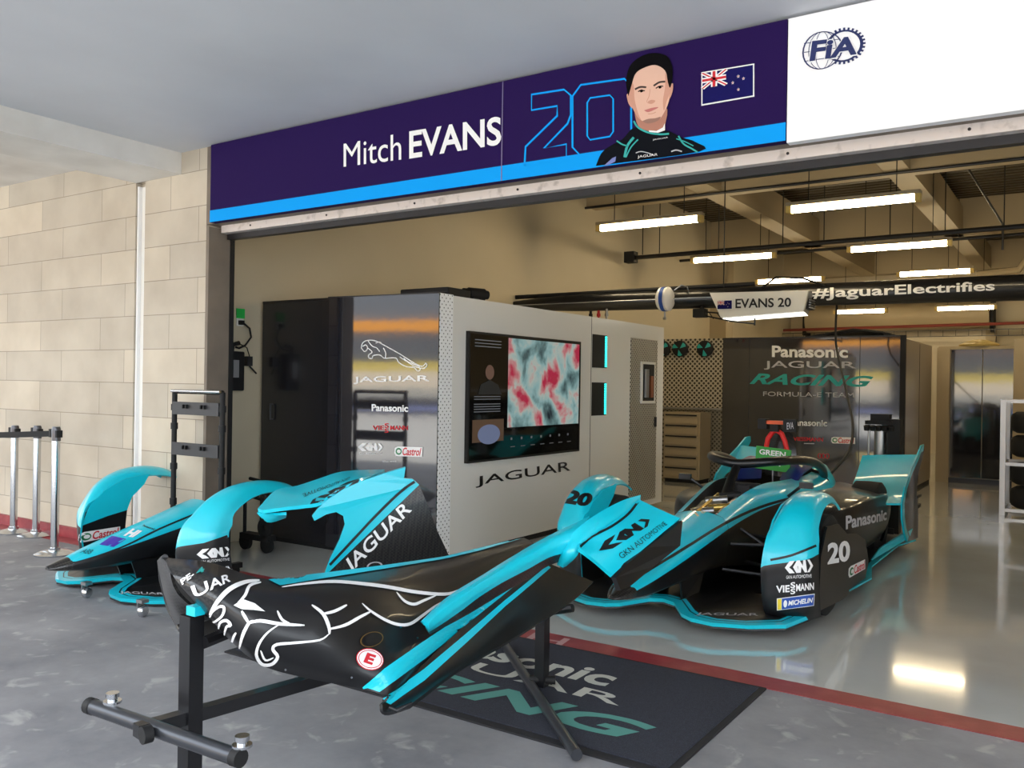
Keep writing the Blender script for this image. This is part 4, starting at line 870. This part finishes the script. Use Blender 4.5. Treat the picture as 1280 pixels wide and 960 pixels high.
oi = []; castrol(None, lambda s_, m, l: oi.append((s_, FN([(98,679),(150,669),(150,658),(98,666)]), m, l))); sfi = [o for o in COL.objects if o.parent == sff and o.name.startswith('inner_fairing')]; mark('oil_logo', sff, [sff]+sfi, oi)
mark('cover_stripe', sff, [sff], [(stroke2d([(101,652),(130,646),(162,637)],2.6), ID, ink)])
mark('arrow_logo', sfn, [sfn], [(s_, FN([(246,703),(289,699),(289,683),(246,687)]), white) for s_ in gkn_shapes()])
mark('sponsor_lettering', sfn, [sfn], [(T('VIESSMANN',.03), FN([(236,722),(290,715),(290,707),(236,712)]), white)])
mark('cover_stripe', sfn, [sfn], [(stroke2d([(244,684),(290,668),(320,655)],3), ID, ink)])
mark('nose_border', snose[0], [snose[0]], [(stroke2d([(80,700),(95,703),(150,685),(200,661),(250,640)],2.2), ID, ink)])
mark('nose_stickers', snose[0], [snose[0]], [(rect2d(), FN([(124,681),(142,684),(158,674),(140,670)]), purple_p), (T('HI',.06), FN([(154,670),(166,672),(178,664),(166,661)]), white), (T('Panasonic',.02), FN([(178,658),(192,663),(196,661),(180,656)]), ink), (T('ABB'), FN([(100,691),(112,693),(118,688),(107,686)]), ink)])
mark('wing_lettering', swi, [swi], [(T('JAGUAR',.01), FN([(150,743),(205,745),(204,741),(150,739)]), grey_ink)])
# ================================================================== BODYWORK ON ITS STAND
bw = thing('bodywork_shell', 'black and teal bodywork shell with a white cat drawing, on a stand', 'car bodywork', (-1.9,2.4,.4))
def PP(l): return [P(*a) for a in l]
TOP = [(206,697,3.02),(262,703,3.05),(335,724,3.12),(405,716,3.40),(480,706,3.72),(555,695,4.05),(655,672,4.5)]
rows = [PP(TOP),
 PP([(212,712,2.93),(262,722,2.90),(325,740,2.92),(400,737,3.12),(480,733,3.38),(550,722,3.72),(668,681,4.38)]),
 PP([(222,728,2.90),(264,743,2.84),(318,764,2.84),(398,768,2.98),(470,768,3.18),(536,755,3.48),(656,703,4.2)]),
 PP([(234,742,2.90),(268,763,2.84),(314,788,2.82),(392,800,2.92),(458,806,3.08),(520,795,3.32),(622,742,3.95)]),
 PP([(246,756,2.95),(274,782,2.86),(318,812,2.84),(385,829,2.92),(445,840,3.02),(502,832,3.16),(565,797,3.58)]),
 PP([(262,770,3.05),(284,797,2.94),(326,831,2.90),(380,847,2.96),(436,858,3.03),(482,869,3.06),(482,878,3.06)])]
shell = MB().grid(rows, black, 6, -.014, lambda u,v: carbon_m if v < .17 else black).build('shell', bw)
CR = PP([(668,681,4.38),(656,703,4.2),(622,742,3.95),(565,797,3.58),(482,878,3.06)])
flap = MB().grid([PP([(662,690,4.30),(640,722,4.08),(598,766,3.78),(548,812,3.44),(478,880,3.055)]), PP([(686,704,4.35),(668,738,4.12),(624,784,3.82),(562,834,3.42),(482,890,3.05)]), PP([(742,727,4.42),(712,754,4.18),(646,795,3.80),(572,838,3.42),(512,881,3.10)])], black, 6, .014, lambda u,v: black).build('lower_flap', bw)
MB().tube(PP([(486,884,3.05),(495,888,3.05),(514,879,3.10)]), [.006,.010,.006], black, 10).build('flap_corner', bw)
# airbox opening at the left end
MB().grid([PP([(200,700,3.10),(206,697,3.02),(214,705,2.98)]),PP([(208,740,3.08),(215,745,3.0),(225,740,2.93)]),PP([(222,780,3.10),(236,775,3.0),(262,772,3.04)])], carbon_m, 4, .01).build('duct_flank', bw)
MB().tube(PP([(206,697,3.02),(201,702,3.12),(203,725,3.16),(212,760,3.16),(226,786,3.12),(240,779,3.05),(262,770,3.05)]), .012, black, 8).build('duct_rim', bw)
MB().grid([PP([(203,703,3.35),(215,708,3.35),(235,715,3.35)]),PP([(210,740,3.35),(225,745,3.35),(250,750,3.35)]),PP([(228,780,3.35),(240,778,3.35),(268,772,3.35)])], matte, 3, .01).build('duct_interior', bw)
bkt = MB().plate(PP([(222,772,3.1),(270,765,3.1),(284,790,3.1),(262,796,3.1),(228,793,3.1)]),V(.02,.03,0),matte).build('lower_bracket', bw)
MB().box(P(244,768,2.90)-V(.02,.02,.0),P(244,768,2.90)+V(.025,.02,.03),teal).build('mount_pad', bw)
# far fin
def fin_d(x): return 4.28 + (x-391)*.0022
FIN = [(404,722),(412,700),(424,676),(431,656),(429,645),(420,640),(408,643),(393,651),(390,645),(397,636),(409,625),(430,611),(453,601),(480,592),(507,584),(505,598),(516,599),(524,606),(535,632),(547,664),(562,696),(566,720)]
fin = MB().plate([P(x,y,fin_d(x)) for x,y in FIN[:18]], V(-.03,.03,0), teal).plate([P(x,y,fin_d(x)) for x,y in FIN[:1]+FIN[17:]], V(-.03,.03,0), carbon_m).build('far_fin', bw, weld=False)
TEALF = [(404,718),(418,690),(429,664),(431,650),(426,642),(416,640),(393,650),(391,645),(399,635),(410,626),(432,612),(455,601),(480,592.5),(506,585),(505,597.5),(514,599),(521,604),(500,620),(470,650),(440,682)]
mark('fin_paint', fin, [fin], [(stroke2d([(412,706),(440,676),(470,644),(500,615),(518,602)],3.2), ID, ink, 1.5)], mx=8)
mark('fin_lettering', fin, [fin], [(T('JAGUAR',.015), homog([(440,722),(518,642),(505,625),(429,702)]), white, 1.5), (ring2d(.5,.5,.5,.5,.12), homog([(458,714),(478,712),(478,701),(458,703)]), grey_ink, 1.5)], mx=8)
W_ = [(321,638),(331,625),(345,617),(372,611),(400,602),(430,593),(455,592.5),(481,591),(470,596),(450,601),(428,613),(408,628),(396,634),(360,638),(334,641),(356,643),(344,648),(334,650),(327,649)]
wl = MB().grid([PP([(323,640,4.32),(345,617,4.62),(372,611,4.72),(400,602,4.8),(430,593,4.86),(481,590.5,4.92)]),PP([(327,641,4.30),(352,629,4.42),(380,622,4.48),(405,615,4.5),(436,604,4.52),(470,597,4.6)]),PP([(329,642,4.28),(358,638,4.28),(380,635.5,4.30),(400,632,4.30),(420,619,4.36),(452,602,4.42)])], teal, 4, .018).build('far_winglet', bw)
MB().grid([PP([(323,640,4.32),(345,641,4.3),(358,640,4.3)]),PP([(327,648,4.32),(338,650,4.34),(356,644,4.36)])],teal,3,.015).build('winglet_lip', bw)
mark('winglet_logo', wl, [wl], [(s_, homog([(452,602),(386,627),(402,619),(442,603)][0:0] or [(440,598),(381,628),(392,632),(458,598)]), ink) for s_ in gkn_shapes()[:4]] + [(T('GKN AUTOMOTIVE'), homog([(438,596),(378,618),(380,622),(436,600)]), ink)], mx=6)
# near fin (swoosh) with its winglet
SW_U = [(530,782,3.28),(553,759,3.42),(577,741,3.55),(605,724,3.72),(635,705,3.90),(670,684,4.06),(700,668,4.17),(738,650,4.26)]
SW_L = [(532,785,3.28),(556,771,3.38),(575,758,3.48),(594,744,3.58),(622,727,3.74),(656,709,3.92),(684,694,4.04),(712,688,4.12)]
mid = [((a[0]+b[0])/2,(a[1]+b[1])/2-1.5,(a[2]+b[2])/2-.05) for a,b in zip(SW_U,SW_L)]
sw = MB().grid([PP(SW_U),PP(mid),PP(SW_L)], teal, 5, .02).build('near_fin', bw)
MB().grid([PP([(a[0],a[1],a[2]) for a in SW_L]),PP([(a[0]+2,a[1]+4+min(i,3)*3.2-(i>4)*(i-4)*2,a[2]+.04) for i,a in enumerate(SW_L)])],carbon_m,4,.015).build('fin_underside', bw)
lobe = MB().grid([PP([(700,707,4.12),(704,690,4.10),(720,664,4.12),(745,646,4.22),(775,628,4.36),(798,620,4.5)]),PP([(702,706,4.1),(712,690,4.05),(730,672,4.10),(755,652,4.2),(780,638,4.34),(797,630,4.46)]),PP([(706,704,4.12),(720,692,4.06),(728,678,4.1),(756,662,4.2),(780,648,4.34),(795,634,4.46)])],teal,4,.016).build('winglet_lobe', bw)
NW = [(798,630),(848,652),(767,722),(722,689)]
nw = MB().grid([PP([(722,689,4.02),(726,678,4.1),(760,660,4.2),(797,628,4.45)]),PP([(740,702,4.0),(766,690,4.08),(790,668,4.2),(822,640,4.44)]),PP([(763,722,3.98),(778,706,4.08),(804,684,4.22),(848,651,4.44)])],teal,5,.02).build('near_winglet', bw)
ep = MB().plate(PP([(848,651,4.43),(845,682,4.45),(812,708,4.25),(783,732,4.06),(770,738,3.98),(764,722,3.97),(779,704,4.06),(804,684,4.21)]),V(.018,.012,0),black).build('winglet_endplate', bw, weld=False)
mark('winglet_stripe', lobe, [lobe, nw], [(stroke2d([(723,686),(740,671),(765,658),(785,643),(797,628)],3), ID, ink)], mx=5)
GQ = homog([(765,700),(830,652),(790,648),(738,686)])
mark('arrow_logo', nw, [nw], [(s_, homog([(757,697),(818,657),(808,645),(743,684)]), ink) for s_ in gkn_shapes()[:4]] + [(T('GKN AUTOMOTIVE'), homog([(777,699),(834,656),(829,652),(772,693)]), ink)], mx=4)
# stripes, drawing and stickers on the shell
both = [shell, flap]
mark('wide_stripe', shell, both, [(poly2d([(449,862),(480,836),(530,801),(580,767),(630,731),(686,696),(690,699),(665,715),(630,743),(580,783),(530,823),(490,853),(469,869)]), ID, teal)], .004, 7)
mark('narrow_stripe', shell, both, [(poly2d([(476,875),(530,836),(580,794),(630,751),(655,731),(684,707),(688,710),(660,734),(630,759),(580,806),(530,851),(487,881)]), ID, teal)], .004, 7)
mark('spine_stripe', shell, [shell], [(poly2d([(335,725.5),(405,717),(480,707.5),(555,696.5),(640,675.5),(652,674),(600,689),(555,699.5),(480,712),(410,723),(362,731),(350,733)]), ID, teal)], .004, 7)
LP = [([(263,768),(271,754),(286,738),(305,729),(324,726.5)],4.5),([(352,735),(383,730.5),(417,728),(455,731),(486,735),(520,741),(555,743.5),(575,738),(592,730)],3.4),([(326,729),(312,733),(306,745),(296,756)],3),
 ([(262,776),(266,765),(275,758),(281,760),(278,770),(268,777),(262,776)],2.6),([(274,787),(276,778),(284,775),(289,781),(284,783),(281,794)],3),([(300,810),(304,793),(311,779),(318,776)],3.2),([(302,764),(311,779)],3),
 ([(311,779),(325,776),(349,780),(380,782)],3.4),([(346,764),(352,775),(362,780)],2.6),([(350,780),(336,789),(325,802),(321,817),(328,829),(340,829),(347,820),(341,811),(346,805),(370,803),(399,800),(411,792)],3.2),
 ([(326,812),(332,824),(342,821)],2),([(389,757),(403,768),(410,783),(411,793)],3.6),([(403,768),(417,765),(433,757)],3),([(409,787),(430,782),(449,772),(463,765)],3),([(452,755),(462,764),(480,775),(497,781),(512,780),(527,770),(542,759),(556,751)],3),
 ([(495,741),(505,752),(517,756),(530,751),(545,745)],2.8),([(289,808),(293,795),(296,790)],2.4)]
mark('leaping_cat_drawing', shell, [shell], [(stroke2d(p_, w_*1.3, taper=True), ID, white) for p_, w_ in LP]+[(poly2d([(292,757),(304,750),(318,755),(331,765),(316,763),(302,762)]), ID, white)], .004, 6)
mark('model_lettering', shell, [shell], [(T('PE-',.03), homog([(229,731),(243,721),(241,715),(226,725)]), white), (T('4',.03), homog([(246,720),(256,715),(254,709),(244,714)]), tealink)], .004, 5)
mark('name_lettering', shell, [shell], [(T('UAR',.02), homog([(245,747),(288,728),(286,718),(239,733)]), white)], .004, 5)
mark('round_hatch', shell, [shell], [(ring2d(.5,.5,.5,.5,.05), homog([(449,812),(478,806),(478,788),(449,792)]), mat('hatch_gold',(150,125,80),.3,.8)), (ell2d(.6,.5,.4,.42), homog([(449,812),(478,806),(478,788),(449,792)]), ink, .8)], .005, 6)
EQ = homog([(440,830),(472,843),(484,818),(450,806)])
mark('warning_sticker', shell, [shell], [(ell2d(), EQ, red), (ell2d(.5,.5,.47,.46), EQ, white, 1.3), (ring2d(.5,.5,.43,.41,.03), EQ, red, 1.6), (place2d(T('E',.05),.32,.27,.66,.75), EQ, red, 1.8)], .004, 5)
mf = MB()
for x,y,d in ((497,782,3.2),(362,840,2.9),(421,794,2.9)): pass
Print().follow([shell,flap]).seen(ell2d(0,0,1.5,1.5,10), lambda u,v: (521+u,798+v), chrome, .004).seen(ell2d(0,0,1.5,1.5,10), lambda u,v: (500,781) if 0 else (500+u,784+v), chrome, .004).seen(ell2d(0,0,1.4,1.4,10), lambda u,v: (439+u,846+v), chrome, .004).seen(ell2d(0,0,1.4,1.4,10), lambda u,v: (357+u,836+v), chrome, .004).build('fastener', bw)
# stand
st = thing('display_stand', 'black tubular stand with two posts and crossbars carrying the bodywork shell', 'stand', (-2.2,2.4,0))
bar_d = 2.92
pl_ = P(245,896,bar_d); zc = pl_.z
lp0 = P(240,768,2.93); lpost = V(lp0.x, lp0.y, 0)
MB().box((lpost.x-.028,lpost.y-.028,.0),(lpost.x+.028,lpost.y+.028,lp0.z),mat('stand_black',(26,26,29),.35,.3,.2)).build('post', st); sbk = MATS['stand_black']
rpost = onz(677,862,0); rz_ = P(684,768,(rpost-CAM).dot(MF)).z
MB().box((rpost.x-.026,rpost.y-.026,.02),(rpost.x+.026,rpost.y+.026,rz_+.02),sbk).build('post', st)
dirb = V(rpost.x-lpost.x, rpost.y-lpost.y, 0).normalized(); zb_ = zc
c0 = V(lpost.x,lpost.y,zb_)-dirb*.185+V(.0,0,0)
m_ = MB().tube([c0, V(rpost.x,rpost.y,zb_)], .03, sbk, 4); m_.build('long_beam', st)
xa = onz(112,882,zb_); xb = onz(300,948,zb_)
cbm = MB().tube([xa, xb], .026, mat('stand_grey',(70,72,77),.28,.6), 16).build('crossbar', st)
MB().lathe(xa-(xb-xa).normalized()*.005,(xb-xa),[(0,0),(0,.028),(.03,.028)],matte,16).build('end_cap', cbm); MB().lathe(xb+(xb-xa).normalized()*.005,-(xb-xa),[(0,0),(0,.028),(.03,.028)],matte,16).build('end_cap', cbm)
MB().lathe((xa+xb)/2-V(0,.03,0),(-.2,-1,0),[(0,0),(0,.028),(.03,.028),(.03,0)],matte,16).build('beam_cap', st)
for p_ in (xa+(xb-xa)*.13, xa+(xb-xa)*.98):
    k1 = MB().lathe(p_+V(0,.02,.025),(0,0,1),[(0,0),(0,.03),(.008,.03),(.008,.016),(.02,.016),(.02,.022),(.034,.022),(.034,0)],chrome,16).build('levelling_knob', st)
MB().tube([rpost+V(0,0,.04)+ (onz(720,943,.02)-onz(630,803,.02)).normalized()*s_ for s_ in (-.62,.55)][0:0] or [onz(630,805,.03), onz(721,944,.03)], .024, MATS['stand_grey'], 16).build('floor_bar', st)
MB().tube([rpost+V(-.05,-.03,.05),rpost+V(.06,.03,.05)],.02,matte,12).build('foot_clamp', st)
MB().tube([P(255,803,2.93),P(292,788,3.05)],.022,sbk,8).build('short_arm', st)
MB().lathe(V(lpost.x,lpost.y,0),(0,0,1),[(0,.0),(0,.12),(.015,.12),(.02,.05),(.02,0)],sbk,24).build('foot_plate', st)
MB().tube([V(rpost.x,rpost.y,rz_+.01), P(716,760,4.2)], .02, sbk, 8).build('top_bracket', st)
# ================================================================== MAT
t = thing('logo_mat', 'dark navy floor mat with large grey and green lettering in front of the car', 'mat', (-2.65,3.6,0))
matm = mat('mat_pile',(34,37,48),.95,0,0,bump=(400,.6,.01),var=(260,(52,55,68),.45,.62)); rub = mat('mat_rubber',(26,26,30),.8)
MB().box((-3.92,3.16,.004),(-1.36,4.28,.014),matm).build('pile', t); mo = [o for o in t.children]
MB().box((-3.95,3.11,.0),(-1.33,4.31,.009),rub).build('rubber_border', t)
gm = mat('mat_grey_ink',(196,196,186),.95,bump=(400,.6,.01)); tm = mat('mat_teal_ink',(86,150,140),.95,bump=(400,.6,.01))
zq = lambda x0,x1,y0,y1: [(x0,y0,.0155),(x1,y0,.0155),(x1,y1,.0155),(x0,y1,.0155)]
Print().on_quad(T('Panasonic',.03), zq(-3.33,-1.985,3.83,4.06), gm, (0,0,0)).build('sponsor_lettering', t)
Print().on_quad(T('JAGUAR',.008), zq(-3.5,-1.81,3.60,3.77), gm, (0,0,0)).build('team_lettering', t)
Print().on_quad(T('RACING',.03,.3), zq(-3.72,-1.56,3.30,3.53), tm, (0,0,0)).build('racing_lettering', t)
tag(Print().on_quad(T('H',.0), [onz(653,801,.004),onz(700,808,.004),onz(713,799,.004),onz(668,791,.004)], mat('faded_white_paint',(190,150,150),.6), (0,0,.001)).build('floor_lettering', None), 'faded white painted letter on the red floor line beside the mat', 'floor marking')
# ================================================================== ROLLING RACK
t = thing('parts_rack', 'tall narrow black parts rack with hook plates standing by the pillar', 'rack', (-5.8,4.3,0))
xl, xr, yr, zt_ = -6.09, -5.5, 4.28, 1.40
for x in (xl, xr): 
    MB().tube([(x,yr,.08),(x,yr,zt_)],.021,matte,14).build('upright', t)
    m_ = MB(); [m_.lathe((x,yr,z),(0,0,1),[(0,.021),(0,.028),(.05,.028),(.05,.021)],matte,14) for z in (.5,.78,1.1,1.25)]; m_.build('collar', t)
MB().tube([(xl,yr,zt_),(xr,yr,zt_)],.018,matte,12).build('top_rail', t); MB().tube([(xl,yr-.03,zt_+.005),(xr+.01,yr-.03,zt_+.005)],.012,chrome,12).build('chrome_bar', t)
for z0 in (1.22,.90):
    hpz = MB().box((xl+.01,yr-.03,z0),(xr-.01,yr-.015,z0+.10),mat('hook_plate',(46,46,48),.5,.2)).build('hook_plate', t)
    [MB().box((xl+dx,yr-.05,z0+.05),(xl+dx+.012,yr-.03,z0+.08),matte).build('hook', hpz) for dx in (.16,.2,.38,.42)]
MB().box((xl-.02,yr-.03,.36),(xr+.02,yr+.03,.41),matte).build('lower_beam', t)
MB().box((xl-.05,yr-.2,.05),(xl+.0,yr+.17,.09),matte).box((xr-.0,yr-.2,.05),(xr+.05,yr+.17,.09),matte).build('base_foot', t)
for x in (xl-.02,xr+.02):
    for y in (yr-.16,yr+.13): MB().lathe((x-.012,y,.03),(1,0,0),[(0,0),(0,.03),(.024,.03),(.024,0)],rubber,16).build('caster', t)
# jack trolley in the dark corner
t = thing('air_jack_trolley', 'small black wheeled trolley with a bent handle in the corner beside the dark panel wall', 'trolley', (-6.2,5.1,0))
b0 = V(-6.15,5.12,0)
MB().tube([b0+V(-.1,0,.12),b0+V(-.1,0,.42),b0+V(.0,0,.47),b0+V(.18,0,.45),b0+V(.2,0,.30)],.016,matte,10).build('frame_tube', t)
MB().tube([b0+V(.06,0,.47),b0+V(.06,0,.62)],.015,matte,10).tube([b0+V(-.04,0,.63),b0+V(.08,0,.62),b0+V(.18,0,.47)],.015,matte,10).build('handle', t)
for dx in (-.08,.2): MB().lathe(b0+V(dx,-.02,.07),(0,1,0),[(0,0),(0,.07),(.035,.07),(.035,0)],rubber,20).build('wheel', t)
MB().box(b0+V(-.12,-.04,.10),b0+V(.24,.06,.15),matte).build('platform', t)
MB().lathe(b0+V(.2,-.04,.22),(0,1,0),[(0,.03),(0,.085),(.03,.085),(.03,.03)],matte,20).build('hose_coil', t)
# ================================================================== QUEUE BARRIER
def stanchion(x, y, h, lab, cassette):
    g = thing('stanchion', lab, 'barrier post', (x,y,0), group='queue barrier posts')
    MB().lathe((x,y,0),(0,0,1),[(0,0),(0,.155),(.012,.157),(.03,.11),(.04,.05),(.04,0)],chrome,36).build('base_disc', g)
    MB().lathe((x,y,.03),(0,0,1),[(0,.045),(.03,.045),(.03,.032),(h-.12,.032)],chrome,28).build('post', g)
    MB().lathe((x,y,h-.12),(0,0,1),[(0,.036),(.1,.036),(.12,.03),(.12,0)],mat('stanchion_head',(90,90,94),.3,.8),24).build('head', g)
    if cassette: MB().box((x-.065,y-.03,h-.09),(x-.03,y+.03,h-.02),matte).box((x+.03,y-.025,h-.09),(x+.055,y+.025,h-.03),matte).build('belt_clip', g)
P1 = onz(38,663,0); P2 = onz(66,667,0); P3 = onz(68,693,0)
stanchion(P1.x, P1.y-.16, 1.03, 'chrome barrier post furthest left, by the stone wall', True)
stanchion(P2.x, P2.y-.16, 1.04, 'chrome barrier post half hidden behind the front post', True)
stanchion(P3.x, P3.y, 1.08, 'chrome barrier post nearest the spare nose, with the belt attached', True)
h = 1.02; a = V(P3.x-.05, P3.y, h); b = a+V(-2.6,-.75,0)
dv = (b-a).normalized(); nrm = V(-dv.y,dv.x,0)*.002
m_ = MB(); n = 14
for i in range(n):
    s0, s1 = i/n, (i+1)/n; q = [a.lerp(b,s0)-V(0,0,.05*math.sin(math.pi*s0)), a.lerp(b,s1)-V(0,0,.05*math.sin(math.pi*s1))]
    m_.plate([q[0]-V(0,0,.025),q[1]-V(0,0,.025),q[1]+V(0,0,.025),q[0]+V(0,0,.025)], nrm, matte)
tag(m_.build('barrier_belt', None), 'black retractable belt stretched from the front chrome post out of frame', 'belt')
# ================================================================== CAMERA, LIGHT
cd = bpy.data.cameras.new('camera'); cam = bpy.data.objects.new('camera', cd); COL.objects.link(cam)
cam.matrix_world = Matrix(((MR.x,-MD.x,-MF.x,CAM.x),(MR.y,-MD.y,-MF.y,CAM.y),(MR.z,-MD.z,-MF.z,CAM.z),(0,0,0,1)))
cd.sensor_width = 36; cd.lens = FPX/1280*36; cd.clip_end = 200
bpy.context.scene.camera = cam
w = bpy.data.worlds.new('sky'); bpy.context.scene.world = w; w.use_nodes = True
bg = w.node_tree.nodes['Background']; bg.inputs['Color'].default_value = (.86,.93,1,1); bg.inputs['Strength'].default_value = 4.8
sd = bpy.data.lights.new('sun', 'SUN'); sd.energy = 20; sd.angle = .02; sd.color = (1,.96,.9)
so = bpy.data.objects.new('sun', sd); COL.objects.link(so); so.rotation_euler = Vector((-.3,.9,1.9)).to_track_quat('Z','Y').to_euler()
vs_ = bpy.context.scene.view_settings; vs_.view_transform = 'Standard'; vs_.look = 'None'; vs_.gamma = 1; vs_.use_curve_mapping = False; vs_.exposure = 0.0
